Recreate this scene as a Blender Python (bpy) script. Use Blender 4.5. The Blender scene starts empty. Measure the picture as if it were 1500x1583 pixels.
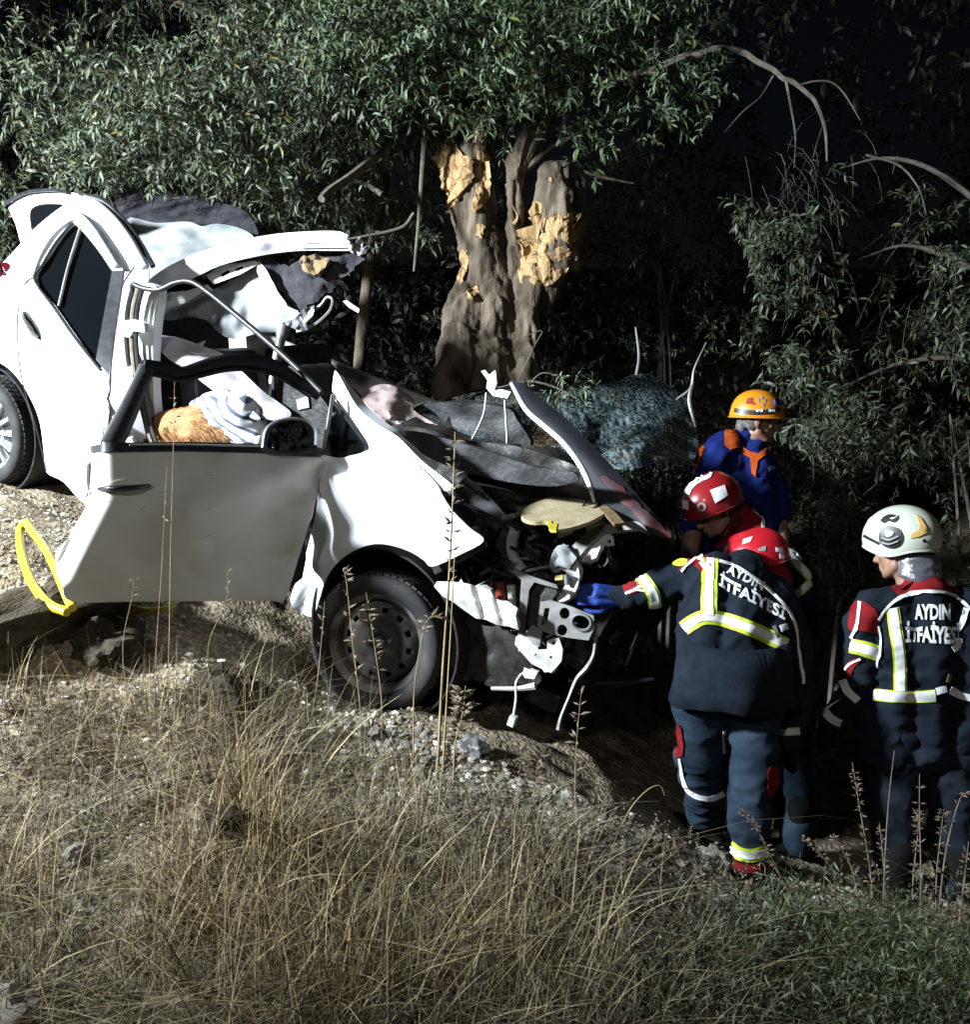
import bpy, bmesh, math, random
import numpy as np
from mathutils import Vector, Matrix, Euler, noise
from mathutils.geometry import delaunay_2d_cdt
from mathutils.bvhtree import BVHTree
R = math.radians
random.seed(7)
scene = bpy.context.scene
COL = scene.collection

# ------------------------------------------------------------------ camera
TH = R(12.0); CT, ST = math.cos(TH), math.sin(TH); CAM = Vector((0, 0, 1.7))
cam_data = bpy.data.cameras.new('camera'); cam = bpy.data.objects.new('camera', cam_data); COL.objects.link(cam)
cam.location = CAM; cam.rotation_euler = (math.pi/2 - TH, 0, 0)
cam_data.sensor_fit = 'HORIZONTAL'; cam_data.sensor_width = 36; cam_data.lens = 36
cam_data.clip_start = .05; cam_data.clip_end = 900
scene.camera = cam

# ------------------------------------------------------------------ night sky, moon, floodlights of the rescue scene
world = bpy.data.worlds.new('World'); scene.world = world; world.use_nodes = True
wn = world.node_tree.nodes; wl = world.node_tree.links
sky = wn.new('ShaderNodeTexSky'); sky.sky_type = 'NISHITA'; sky.sun_disc = False
sky.sun_elevation = R(35); sky.sun_rotation = R(-60)
wl.new(sky.outputs[0], wn['Background'].inputs[0]); wn['Background'].inputs[1].default_value = .0006

def world_pt(u, v, d):
    """a point seen at photo pixel (u, v), d metres in front of the lens"""
    x = d*(u-750)/1500; y = -d*(v-791.5)/1500
    return Vector((x, d*CT + y*ST, CAM.z - d*ST + y*CT))
P = world_pt
def cam_xyz(x, y, d):
    return Vector((x, d*CT + y*ST, CAM.z - d*ST + y*CT))

def aim(o, target):
    o.rotation_euler = (Vector(target) - o.location).to_track_quat('-Z', 'Y').to_euler()

moon = bpy.data.lights.new('moon', 'SUN'); moon.energy = .008; moon.angle = R(.5); moon.color = (.8, .88, 1)
mo = bpy.data.objects.new('moon', moon); COL.objects.link(mo); mo.rotation_euler = (R(55), 0, R(-60))
FLOOD = cam_xyz(-6.6, 2.7, 1.5)
flood = bpy.data.lights.new('floodlight', 'SPOT'); flood.energy = 8600; flood.color = (.82, .92, 1.0)
flood.spot_size = R(76); flood.spot_blend = .9; flood.shadow_soft_size = .3
fo = bpy.data.objects.new('floodlight', flood); COL.objects.link(fo); fo.location = FLOOD; aim(fo, cam_xyz(-1.1, .8, 5.6))
head = bpy.data.lights.new('truck_worklight', 'SPOT'); head.energy = 165; head.color = (1, .98, .95)
head.spot_size = R(74); head.spot_blend = .9; head.shadow_soft_size = .16
ho = bpy.data.objects.new('truck_worklight', head); COL.objects.link(ho); ho.location = cam_xyz(-1.9, 1.7, -1.6); aim(ho, cam_xyz(-.9, -.35, 4.2))

vs = scene.view_settings; vs.view_transform = 'Standard'; vs.look = 'None'; vs.exposure = .3; vs.gamma = 1; vs.use_curve_mapping = False
scene.render.engine = 'CYCLES'
scene.cycles.use_denoising = True; scene.cycles.use_adaptive_sampling = True; scene.cycles.adaptive_threshold = .025; scene.cycles.max_bounces = 6; scene.cycles.transparent_max_bounces = 12
scene.cycles.sample_clamp_indirect = 4; scene.cycles.caustics_reflective = False; scene.cycles.caustics_refractive = False

# ------------------------------------------------------------------ materials
MATS = {}
def mat(name, col, rough=.6, metal=0., col2=None, scale=20., bump=0., bscale=None, coat=0., per_island=0., spec=.5, trans=0., detail=5., stretch=None, contrast=(.35, .65)):
    if name in MATS: return MATS[name]
    m = bpy.data.materials.new(name); m.use_nodes = True; MATS[name] = m
    nt = m.node_tree; N = nt.nodes; L = nt.links; b = N['Principled BSDF']
    b.inputs['Roughness'].default_value = rough; b.inputs['Metallic'].default_value = metal
    b.inputs['Specular IOR Level'].default_value = spec
    b.inputs['Coat Weight'].default_value = coat; b.inputs['Coat Roughness'].default_value = .08
    b.inputs['Transmission Weight'].default_value = trans
    b.inputs['Base Color'].default_value = (*col, 1)
    tc = N.new('ShaderNodeTexCoord'); vec = tc.outputs['Object']
    if stretch:
        mp = N.new('ShaderNodeMapping'); mp.inputs['Scale'].default_value = stretch; L.new(vec, mp.inputs[0]); vec = mp.outputs[0]
    src = None
    if col2 is not None:
        nz = N.new('ShaderNodeTexNoise'); nz.inputs['Scale'].default_value = scale; nz.inputs['Detail'].default_value = detail
        L.new(vec, nz.inputs['Vector'])
        rp = N.new('ShaderNodeValToRGB'); rp.color_ramp.elements[0].position = contrast[0]; rp.color_ramp.elements[1].position = contrast[1]
        rp.color_ramp.elements[0].color = (*col, 1); rp.color_ramp.elements[1].color = (*col2, 1)
        L.new(nz.outputs[0], rp.inputs[0]); src = rp.outputs[0]
        if per_island:
            g = N.new('ShaderNodeNewGeometry'); rp2 = rp
            ad = N.new('ShaderNodeMath'); ad.operation = 'MULTIPLY_ADD'; ad.inputs[1].default_value = per_island
            L.new(g.outputs['Random Per Island'], ad.inputs[0]); 
            sub = N.new('ShaderNodeMath'); sub.operation = 'SUBTRACT'; sub.inputs[1].default_value = per_island*.5
            L.new(nz.outputs[0], sub.inputs[0]); L.new(sub.outputs[0], ad.inputs[2]); L.new(ad.outputs[0], rp.inputs[0])
        L.new(src, b.inputs['Base Color'])
    if bump:
        nb = N.new('ShaderNodeTexNoise'); nb.inputs['Scale'].default_value = bscale or scale*2; nb.inputs['Detail'].default_value = 6
        L.new(vec, nb.inputs['Vector'])
        bp = N.new('ShaderNodeBump'); bp.inputs['Strength'].default_value = min(1, bump); bp.inputs['Distance'].default_value = .02*bump
        L.new(nb.outputs[0], bp.inputs['Height']); L.new(bp.outputs[0], b.inputs['Normal'])
    return m

M_paint = mat('white_car_paint', (.74, .76, .78), .38, 0, (.66, .67, .68), 6, coat=.5, contrast=(.45, .75))
M_door = mat('dusty_white_paint', (.62, .62, .57), .5, 0, (.40, .37, .31), 2.6, coat=.3, contrast=(.42, .74), detail=12.)
M_black = mat('black_trim_plastic', (.012, .012, .014), .42, 0, (.03, .03, .032), 30, bump=.15)
M_rubber = mat('tyre_rubber', (.016, .016, .016), .85, 0, (.055, .052, .047), 9, bump=.2, contrast=(.4, .75))
M_dust = mat('dusty_steel', (.055, .054, .050), .6, .2, (.34, .31, .26), 5, bump=.1, contrast=(.40, .62))
M_steel = mat('bare_steel', (.42, .43, .44), .38, .75, (.28, .28, .28), 14, bump=.08)
M_greymetal = mat('grey_bracket_metal', (.30, .30, .29), .5, .4, (.16, .15, .14), 12, bump=.12)
M_whitepl = mat('white_plastic', (.66, .66, .63), .5, 0, (.45, .44, .40), 9, bump=.05)
M_beige = mat('beige_lining', (.44, .37, .23), .75, 0, (.32, .26, .15), 15, bump=.3, bscale=60)
M_brown = mat('brown_foam', (.22, .15, .07), .8, 0, (.12, .08, .04), 15, bump=.3)
M_yellow = mat('yellow_hose_rubber', (.62, .50, .02), .4, 0, (.48, .38, .03), 9, bump=.05)
M_lilac = mat('curtain_airbag_cloth', (.60, .58, .60), .8, 0, (.50, .47, .48), 9, bump=.15, bscale=120)
M_pink = mat('airbag_cloth', (.50, .38, .36), .85, 0, (.40, .30, .29), 10, bump=.2, bscale=110)
M_head = mat('headliner_cloth', (.34, .36, .37), .8, 0, (.20, .21, .21), 6, bump=.2, bscale=60)
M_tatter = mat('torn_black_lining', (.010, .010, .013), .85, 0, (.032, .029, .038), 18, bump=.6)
M_hood = mat('bonnet_underside', (.018, .019, .026), .65, .1, (.011, .012, .015), 10, bump=.25, spec=.3)
M_scut = mat('grimy_scuttle', (.013, .013, .015), .6, .1, (.040, .039, .040), 13, bump=.5, bscale=40)
M_rust = mat('scraped_red_paint', (.09, .018, .018), .6, 0, (.030, .025, .030), 14, bump=.2)
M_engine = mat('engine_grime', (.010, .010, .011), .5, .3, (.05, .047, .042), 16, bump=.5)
M_glass = mat('tinted_window_glass', (.004, .005, .006), .04, 0, None, spec=.6, coat=.6)
M_mirror = mat('cracked_mirror_glass', (.25, .26, .28), .08, .9, (.02, .02, .03), 34, bump=.6, bscale=40, contrast=(.48, .56))
M_red = mat('red_lens', (.07, .004, .006), .15, 0, (.03, .003, .004), 20, coat=.6)
M_redpart = mat('red_plastic', (.35, .04, .03), .4, 0, (.2, .03, .02), 20)
M_hub = mat('silver_hubcap', (.46, .48, .50), .42, .25, (.34, .36, .37), 14)
M_seat = mat('dark_seat_cloth', (.02, .021, .025), .9, 0, (.04, .04, .045), 25, bump=.2)
M_strap = mat('belt_webbing', (.25, .22, .16), .8, 0, (.16, .13, .09), 30)

# ------------------------------------------------------------------ mesh helpers
def link(o, parent=None):
    COL.objects.link(o)
    if parent is not None:
        o.parent = parent; o.matrix_parent_inverse = parent.matrix_world.inverted()
    return o
def tag(o, label=None, cat=None, group=None, kind=None):
    if label: o['label'] = label
    if cat: o['category'] = cat
    if group: o['group'] = group
    if kind: o['kind'] = kind
    return o
def empty(name, loc, label=None, cat=None, group=None):
    o = bpy.data.objects.new(name, None); o.location = loc; o.empty_display_size = .1
    COL.objects.link(o); o.matrix_world = Matrix.Translation(Vector(loc))
    return tag(o, label, cat, group)
def mesh_obj(name, verts, faces, m, parent=None, smooth=True, angle=None):
    me = bpy.data.meshes.new(name); me.from_pydata([tuple(v) for v in verts], [], faces); me.update()
    if smooth:
        me.shade_smooth()
        if angle: me.set_sharp_from_angle(angle=R(angle))
    o = bpy.data.objects.new(name, me)
    if m: me.materials.append(m)
    return link(o, parent)
def bm_obj(name, bm, m, parent=None, smooth=False, angle=None):
    me = bpy.data.meshes.new(name); bm.normal_update(); bm.to_mesh(me); bm.free()
    if smooth:
        me.shade_smooth()
        if angle: me.set_sharp_from_angle(angle=R(angle))
    o = bpy.data.objects.new(name, me)
    if m: me.materials.append(m)
    return link(o, parent)
def catmull(pts, n=6, closed=False):
    pts = [Vector(p) for p in pts]; k = len(pts); out = []
    rng = k if closed else k-1
    for i in range(rng):
        p1, p2 = pts[i], pts[(i+1) % k]
        p0 = pts[i-1] if (closed or i > 0) else p1*2-p2
        p3 = pts[(i+2) % k] if (closed or i+2 < k) else p2*2-p1
        for j in range(n):
            t = j/n; t2 = t*t; t3 = t2*t
            out.append(.5*((2*p1)+(p2-p0)*t+(2*p0-5*p1+4*p2-p3)*t2+(3*p1-p0-3*p2+p3)*t3))
    if not closed: out.append(pts[-1])
    return out
def tube(name, pts, rad, m, parent=None, seg=8, n=6, flat=1., up=None, cap=True, smooth_path=True):
    """tapered tube along pts; rad a number or a list per point; flat squashes one axis"""
    if smooth_path and len(pts) > 2:
        if isinstance(rad, (int, float)): rad = [rad]*len(pts)
        q = catmull([(*p, ) for p in pts], n); 
        rr = []
        for i in range(len(pts)-1):
            for j in range(n): rr.append(rad[i]+(rad[i+1]-rad[i])*j/n)
        rr.append(rad[-1])
    else:
        q = [Vector(p) for p in pts]; rr = [rad]*len(q) if isinstance(rad, (int, float)) else rad
    V = []; F = []
    t = (q[1]-q[0]).normalized()
    a = (Vector(up) if up is not None else Vector((.3, .5, .81))); a = (a - t*a.dot(t)).normalized()
    for i, p in enumerate(q):
        t2 = (q[min(i+1, len(q)-1)]-q[max(i-1, 0)]).normalized()
        a = (a - t2*a.dot(t2)).normalized(); b = t2.cross(a)
        for k in range(seg):
            ang = 2*math.pi*k/seg
            V.append(p + (a*math.cos(ang) + b*math.sin(ang)*flat)*rr[i])
    for i in range(len(q)-1):
        for k in range(seg):
            F.append((i*seg+k, i*seg+(k+1) % seg, (i+1)*seg+(k+1) % seg, (i+1)*seg+k))
    if cap:
        F.append(tuple(range(seg))[::-1]); F.append(tuple(range((len(q)-1)*seg, len(q)*seg)))
    if name is None: return V, F
    return mesh_obj(name, V, F, m, parent, True, 50)
def inside(poly, x, y):
    c = False; n = len(poly); j = n-1
    for i in range(n):
        xi, yi = poly[i][0], poly[i][1]; xj, yj = poly[j][0], poly[j][1]
        if (yi > y) != (yj > y) and x < (xj-xi)*(y-yi)/(yj-yi)+xi: c = not c
        j = i
    return c
def panel(name, outline, surf, m, parent=None, holes=(), thick=.004, res=12, smooth=True, crumple=0., cscale=6., shade=True, angle=None, jag=0., mod=True):
    """sheet with its own outline and holes, laid on the surface surf(u, v) -> world point, with real thickness"""
    def prep(poly):
        p = [(q[0], q[1], 0) for q in poly]
        if smooth: p = catmull(p, 4, True)
        p = [Vector((q[0], q[1])) for q in p]
        out = []
        for i, a in enumerate(p):
            b = p[(i+1) % len(p)]; k = max(1, int((b-a).length/res))
            for j in range(k):
                w = a+(b-a)*j/k
                if jag: w = w+Vector((random.uniform(-jag, jag), random.uniform(-jag, jag)))
                out.append(w)
        return out
    polys = [prep(outline)]+[prep(h) for h in holes]
    verts = []; edges = []
    for p in polys:
        s = len(verts); verts += p; edges += [(s+i, s+(i+1) % len(p)) for i in range(len(p))]
    o = polys[0]
    x0, x1 = min(q.x for q in o), max(q.x for q in o); y0, y1 = min(q.y for q in o), max(q.y for q in o)
    y = y0+res*.5; row = 0
    while y < y1:
        x = x0+res*(.25+.5*(row % 2))
        while x < x1:
            if inside(o, x, y) and not any(inside(h, x, y) for h in polys[1:]):
                if min((q-Vector((x, y))).length_squared for p in polys for q in p) > (res*.55)**2:
                    verts.append(Vector((x, y)))
            x += res
        y += res*.87; row += 1
    cv, ce, cf, *_ = delaunay_2d_cdt(verts, edges, [], 0, 1e-4)
    F = []
    for f in cf:
        c = sum((cv[i] for i in f), Vector((0, 0)))/len(f)
        if inside(o, c.x, c.y) and not any(inside(h, c.x, c.y) for h in polys[1:]): F.append(tuple(f))
    V = []
    for q in cv:
        w = surf(q.x, q.y)
        if crumple:
            d = (w-CAM).normalized(); f1 = noise.voronoi(w*cscale*1.1)[0]; f2 = noise.voronoi(w*cscale*2.6+Vector((3, 1, 2)))[0]
            w = w + d*crumple*((f1[0]-.45)*1.5+(f2[0]-.45)*.45+.3*noise.noise(w*cscale*.6))
        V.append(w)
    a, b, c = [V[i] for i in F[0]]
    if (b-a).cross(c-a).dot(CAM-a) < 0: F = [f[::-1] for f in F]
    used = sorted({i for f in F for i in f}); ix = {k: i for i, k in enumerate(used)}
    ob = mesh_obj(name, [V[k] for k in used], [tuple(ix[i] for i in f) for f in F], m, parent, shade, angle)
    if mod and thick:
        s = ob.modifiers.new('thickness', 'SOLIDIFY'); s.thickness = thick; s.offset = -1
        s = ob.modifiers.new('edges', 'EDGE_SPLIT'); s.split_angle = R(34 if crumple else 48)
    return ob
def plane3(a, b, c):
    """surface through three (u, v, depth) points"""
    A, B, C = P(*a), P(*b), P(*c); n = (B-A).cross(C-A)
    def f(u, v):
        r = P(u, v, 1)-CAM
        return CAM + r*(n.dot(A-CAM)/n.dot(r))
    f.n = n.normalized(); f.p = A
    return f
def off(surf, fn):
    """move a surface towards (+) the lens by fn(u, v) metres"""
    def f(u, v):
        w = surf(u, v); return w + (CAM-w).normalized()*(fn(u, v) if callable(fn) else fn)
    return f
def box_bm(bm, c, size, rot=None, bevel=0.):
    r = bmesh.ops.create_cube(bm, size=1)
    vs_ = r['verts']; mtx = Matrix.Translation(Vector(c)) @ (rot.to_4x4() if rot is not None else Matrix.Identity(4)) @ Matrix.Diagonal((*size, 1))
    bmesh.ops.transform(bm, matrix=mtx, verts=vs_)
    if bevel:
        es = {e for v in vs_ for e in v.link_edges}
        bmesh.ops.bevel(bm, geom=list(es), offset=bevel, segments=2, affect='EDGES', profile=.6)
def box(name, c, size, m, parent=None, rot=None, bevel=.01):
    bm = bmesh.new(); box_bm(bm, c, size, rot, bevel); return bm_obj(name, bm, m, parent, True, 40)
def lathe(name, prof, mtx, m, parent=None, seg=40, angle=35, closed=True):
    """prof: (radius, height) round local z, placed by mtx"""
    V = []; F = []; n = len(prof)
    for r, h in prof:
        for k in range(seg):
            a = 2*math.pi*k/seg; V.append(mtx @ Vector((r*math.cos(a), r*math.sin(a), h)))
    for i in range(n if closed else n-1):
        for k in range(seg):
            j = (i+1) % n
            F.append((i*seg+k, i*seg+(k+1) % seg, j*seg+(k+1) % seg, j*seg+k))
    return mesh_obj(name, V, F, m, parent, True, angle)
def frame_mtx(loc, z, xhint=(0, 0, 1)):
    z = Vector(z).normalized(); x = Vector(xhint); x = (x-z*x.dot(z)).normalized(); y = z.cross(x)
    return Matrix.Translation(Vector(loc)) @ Matrix(((x.x, y.x, z.x), (x.y, y.y, z.y), (x.z, y.z, z.z))).to_4x4()

# ------------------------------------------------------------------ ground: the embankment below the road, the gravel bank and the ditch
def smat_ground():
    m = bpy.data.materials.new('dry_earth'); m.use_nodes = True; nt = m.node_tree; N = nt.nodes; L = nt.links; b = N['Principled BSDF']
    b.inputs['Roughness'].default_value = .95; b.inputs['Specular IOR Level'].default_value = .15
    tc = N.new('ShaderNodeTexCoord')
    n1 = N.new('ShaderNodeTexNoise'); n1.inputs['Scale'].default_value = 1.6; n1.inputs['Detail'].default_value = 8; n1.inputs['Roughness'].default_value = .65
    n2 = N.new('ShaderNodeTexNoise'); n2.inputs['Scale'].default_value = 38; n2.inputs['Detail'].default_value = 6
    vo = N.new('ShaderNodeTexVoronoi'); vo.inputs['Scale'].default_value = 55
    for t in (n1, n2, vo): L.new(tc.outputs['Object'], t.inputs['Vector'])
    r1 = N.new('ShaderNodeValToRGB'); r1.color_ramp.elements[0].position = .36; r1.color_ramp.elements[0].color = (.14, .108, .072, 1)
    r1.color_ramp.elements[1].position = .62; r1.color_ramp.elements[1].color = (.43, .365, .27, 1)
    L.new(n1.outputs[0], r1.inputs[0])
    r2 = N.new('ShaderNodeValToRGB'); r2.color_ramp.elements[0].position = .35; r2.color_ramp.elements[0].color = (.45, .45, .45, 1)
    r2.color_ramp.elements[1].position = .68; r2.color_ramp.elements[1].color = (1.25, 1.2, 1.1, 1); L.new(n2.outputs[0], r2.inputs[0])
    mx = N.new('ShaderNodeMix'); mx.data_type = 'RGBA'; mx.blend_type = 'MULTIPLY'; mx.inputs[0].default_value = 1
    L.new(r1.outputs[0], mx.inputs[6]); L.new(r2.outputs[0], mx.inputs[7]); L.new(mx.outputs[2], b.inputs['Base Color'])
    ad = N.new('ShaderNodeMath'); ad.operation = 'MULTIPLY_ADD'; ad.inputs[1].default_value = -.5
    L.new(vo.outputs['Distance'], ad.inputs[0]); L.new(n2.outputs[0], ad.inputs[2])
    bp = N.new('ShaderNodeBump'); bp.inputs['Strength'].default_value = 1; bp.inputs['Distance'].default_value = .012
    L.new(ad.outputs[0], bp.inputs['Height']); L.new(bp.outputs[0], b.inputs['Normal'])
    return m
M_earth = smat_ground()

GP = [P(*q) for q in [
    (750, 1583, 2.35), (0, 1583, 2.45), (1500, 1583, 2.5), (-400, 1560, 2.5), (1900, 1500, 2.6),
    (300, 1330, 2.95), (750, 1330, 3.0), (1200, 1440, 2.95), (1480, 1420, 3.05),
    (60, 1080, 3.6), (320, 1120, 3.6), (-300, 1050, 3.7), (560, 1190, 3.55),
    (650, 1150, 3.85), (900, 1235, 3.6), (1100, 1348, 3.42), (1165, 1372, 3.6), (1160, 1366, 3.9), (1320, 1405, 3.35), (1500, 1405, 3.4),
    (50, 925, 4.0), (200, 985, 3.98), (-200, 900, 4.0), (380, 1040, 3.95),
    (330, 985, 4.35), (450, 1060, 4.25), (585, 1103, 4.28), (70, 830, 4.65), (10, 752, 5.38), (-300, 700, 5.6)]]
GP += [Vector(q) for q in [
    (1.6, 3.95, -.88), (2.6, 4.2, -.95), (1.35, 4.25, -.85), (.45, 4.3, -.34), (.4, 5.0, -.35), (1.3, 4.8, -.92), (2.6, 5.2, -.9),
    (1.0, 5.6, -.75), (-.6, 5.9, .1), (-2.6, 6.6, .75), (.0, 7.0, .15), (2.2, 7.4, -.7), (4.5, 6.5, -.6), (1.1, 6.6, -.5), (-5, 5.6, .95), (-5, 8.5, 1.2),
    (1, 10, -.3), (5, 10, -.4), (-3, 11, 1.3), (0, .6, .05), (-3, .8, .1), (3, .8, .05), (-6, 2.5, .4), (6, 2.5, -.1), (7, 5, -.1)]]
GX = np.array([[p.x, p.y] for p in GP]); GZ = np.array([p.z for p in GP])
def _phi(r2): return np.where(r2 > 1e-12, .5*r2*np.log(np.maximum(r2, 1e-12)), 0)
_n = len(GP); _A = np.zeros((_n+3, _n+3))
_d2 = ((GX[:, None]-GX[None])**2).sum(-1); _A[:_n, :_n] = _phi(_d2)+np.eye(_n)*.02
_A[:_n, _n:] = np.c_[np.ones(_n), GX]; _A[_n:, :_n] = _A[:_n, _n:].T
_W = np.linalg.solve(_A, np.r_[GZ, 0, 0, 0])
def base_h(x, y):
    x = np.atleast_1d(np.asarray(x, float)); y = np.atleast_1d(np.asarray(y, float))
    xc = np.clip(x, -7, 7.5); yc = np.clip(y, .4, 11)
    d2 = (xc[:, None]-GX[:, 0])**2+(yc[:, None]-GX[:, 1])**2
    z = _phi(d2) @ _W[:_n] + _W[_n] + _W[_n+1]*xc + _W[_n+2]*yc
    return z + np.maximum(0, y-11)*.04
def rough_h(x, y):
    v = Vector((x, y, 0))
    k = 1.0 if y < 7 else .8
    a = noise.noise(v*1.9)*.05 + noise.noise(v*4.7+Vector((3, 1, 0)))*.032 + noise.noise(v*11)*.016 + abs(noise.noise(v*24))*.014
    return a*k
def gz(x, y): return float(base_h(x, y)[0]) + rough_h(x, y)
def spaced(lo, a, b, hi, fine, grow=1.25):
    s = list(np.arange(a, b, fine)); st = fine; x = a
    pre = []
    while x > lo: st *= grow; x -= st; pre.append(x)
    st = fine; x = s[-1]; post = []
    while x < hi: st *= grow; x += st; post.append(x)
    return np.array(pre[::-1]+s+post)
xs = spaced(-300, -3.6, 3.4, 300, .03); ys = spaced(-60, 1.5, 6.6, 500, .03)
XX, YY = np.meshgrid(xs, ys); fx, fy = XX.ravel(), YY.ravel()
ZZ = np.concatenate([base_h(fx[i:i+20000], fy[i:i+20000]) for i in range(0, len(fx), 20000)])
ZZ = ZZ + np.array([rough_h(a, b) if abs(a) < 12 and b < 16 else 0 for a, b in zip(fx, fy)])
nx = len(xs); ny = len(ys)
gf = [(j*nx+i, j*nx+i+1, (j+1)*nx+i+1, (j+1)*nx+i) for j in range(ny-1) for i in range(nx-1)]
ground = mesh_obj('ground', np.c_[fx, fy, ZZ], gf, M_earth)
tag(ground, 'dry earth embankment falling into the dark ditch', 'ground', kind='structure')
def ground_hits(us, vs):
    """where the rays through photo pixels meet the ground"""
    us = np.asarray(us, float); vs = np.asarray(vs, float); d = np.full(len(us), 1.2); live = np.ones(len(us), bool)
    ry = -(vs-791.5)/1500
    for _ in range(170):
        ix = np.nonzero(live)[0]
        if not len(ix): break
        dd = d[ix]; x = dd*(us[ix]-750)/1500; y = dd*CT+dd*ry[ix]*ST; z = CAM.z-dd*ST+dd*ry[ix]*CT
        hit = z < base_h(x, y); live[ix[hit]] = False; d[ix[~hit]] += .06
    x = d*(us-750)/1500; y = d*CT+d*ry*ST; z = base_h(x, y)
    return [Vector((a, b_, c+rough_h(a, b_))) for a, b_, c in zip(x, y, z)]
def ground_hit(u, v): return ground_hits([u], [v])[0]

# ------------------------------------------------------------------ the wrecked car
pf = Vector((4.3*(585-750)/1500, -4.3*(992-791.5)/1500, 4.3)); pr = Vector((5.4*(-18-750)/1500, -5.4*(668-791.5)/1500, 5.4))
fwd_c = (pf-pr).normalized(); up_c = Vector((0, CT, -ST))
n_c = fwd_c.cross(up_c).normalized()
if n_c.z > 0: n_c = -n_c
def c2w(v): return Vector((v.x, v.z*CT+v.y*ST, -v.z*ST+v.y*CT))
SIDE_N = c2w(n_c); FWD = c2w(fwd_c); CUP = FWD.cross(SIDE_N); CUP = CUP if CUP.z > 0 else -CUP
def side(o=0.):
    """the plane of the car's near flank, o metres outward"""
    def f(u, v):
        r = Vector(((u-750)/1500, -(v-791.5)/1500, 1)); oo = o(u, v) if callable(o) else o
        d = n_c.dot(pf+n_c*oo)/n_c.dot(r); return P(u, v, d)
    return f
S0 = side(0.)
def gauss(x, s): return math.exp(-(x/s)**2)
def seg_d(u, v, a, b):
    ax, ay = a; bx, by = b; t = max(0, min(1, ((u-ax)*(bx-ax)+(v-ay)*(by-ay))/((bx-ax)**2+(by-ay)**2)))
    return math.hypot(u-ax-t*(bx-ax), v-ay-t*(by-ay))

car = empty('wrecked_car', P(300, 960, 4.9), 'white hatchback wreck with torn-open roof and crushed front end', 'car')

# rear flank: bulges along the belt line, tucks in above (tumblehome) and below
def flank(u, v):
    belt = seg_d(u, v, (20, 440), (170, 640))
    above = 1 if (v-440)-(u-20)*1.3 < 0 else 0
    return .10*gauss(belt, 120) - above*.0014*belt
SF = side(flank)
REAR = [(-60, 470), (-30, 440), (20, 390), (52, 355), (88, 325), (122, 306), (150, 318), (178, 345), (200, 374), (216, 400), (229, 418),
        (228, 436), (214, 440), (202, 446), (196, 470), (196, 520), (203, 570), (214, 625), (226, 675), (232, 700), (190, 740), (160, 790), (126, 775), (98, 745), (72, 730),
        (68, 700), (62, 655), (50, 622), (30, 588), (8, 566), (-20, 556), (-60, 560)]
WIN = [(56, 432), (80, 390), (100, 360), (113, 348), (122, 352), (148, 382), (172, 417), (178, 425), (172, 470), (163, 540), (156, 568), (120, 522), (85, 472)]
rear_flank = panel('rear_body_panel', REAR, SF, M_paint, car, holes=[WIN], thick=.012, res=9)
panel('rear_window', [(54, 432), (80, 388), (100, 357), (113, 345), (124, 351), (150, 382), (176, 420), (173, 470), (164, 545), (156, 572), (118, 524), (83, 474)],
      off(SF, -.018), M_glass, car, thick=.005, res=14)
# black window surround, divider and B-pillar cover
panel('pillar_cover', [(173, 419), (191, 418), (185, 462), (176, 520), (168, 580), (148, 556), (158, 500)], off(SF, .006), M_black, car, thick=.008, res=10, smooth=False)
tube('window_divider', [SF(123, 354)+SIDE_N*-.004, SF(105, 412)+SIDE_N*-.004, SF(90, 474)+SIDE_N*-.004], .008, M_greymetal, car, 6)
tube('window_seal', [SF(*q)+SIDE_N*.004 for q in [(156, 572), (118, 524), (83, 474), (54, 432), (66, 410), (88, 374), (113, 345)]], .007, M_black, car, 6)
# raised door frame over the window and its shadow gap
tube('door_frame_rail', [SF(*q)+SIDE_N*.002 for q in [(52, 428), (66, 392), (90, 358), (121, 337), (140, 350), (160, 380), (181, 413)]], [.012, .016, .018, .022, .026, .028, .026], M_paint, car, 10, flat=.6, up=SIDE_N)
tube('roof_gap_seal', [SF(*q)+SIDE_N*.012 for q in [(128, 332), (150, 347), (172, 376), (190, 404), (196, 418)]], .010, M_black, car, 6)
tube('roof_rail', [SF(*q)+SIDE_N*.0 for q in [(122, 308), (150, 320), (178, 346), (202, 378), (224, 414)]], [.02, .03, .034, .034, .024], M_paint, car, 10)
tube('roof_ditch_seal', [SF(*q)+SIDE_N*-.02 for q in [(126, 302), (156, 312), (184, 338), (208, 370), (232, 412)]], .014, M_black, car, 7)
# shut lines
for pts in ([(30, 470), (27, 500), (30, 560), (40, 610), (56, 660), (72, 728)], [(208, 412), (190, 440), (182, 480), (172, 560), (166, 620), (158, 680), (134, 768)], [(30, 470), (38, 440), (52, 428)]):
    tube('shut_line', [SF(*q)+SIDE_N*.001 for q in pts], .0035, M_black, car, 5)
# rear door handle
hb = panel('handle_recess', [(34, 486), (40, 482), (52, 496), (62, 514), (62, 524), (54, 522), (42, 508)], off(SF, .004), M_black, car, thick=.006, res=7)
tube('door_handle', [SF(37, 486)+SIDE_N*.012, SF(46, 496)+SIDE_N*.034, SF(55, 512)+SIDE_N*.034, SF(61, 522)+SIDE_N*.012], .011, M_greymetal, car, 8)
panel('tail_light', [(-24, 436), (-12, 414), (4, 406), (14, 408), (13, 416), (0, 427), (-18, 440)], off(SF, .012), M_red, car, thick=.03, res=8)
# crumple where the sill was cut
panel('cut_sill_flap', [(163, 612), (170, 630), (166, 660), (176, 672), (158, 664), (156, 640)], off(SF, .03), M_greymetal, car, thick=.003, res=6, smooth=False, crumple=.02)
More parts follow.
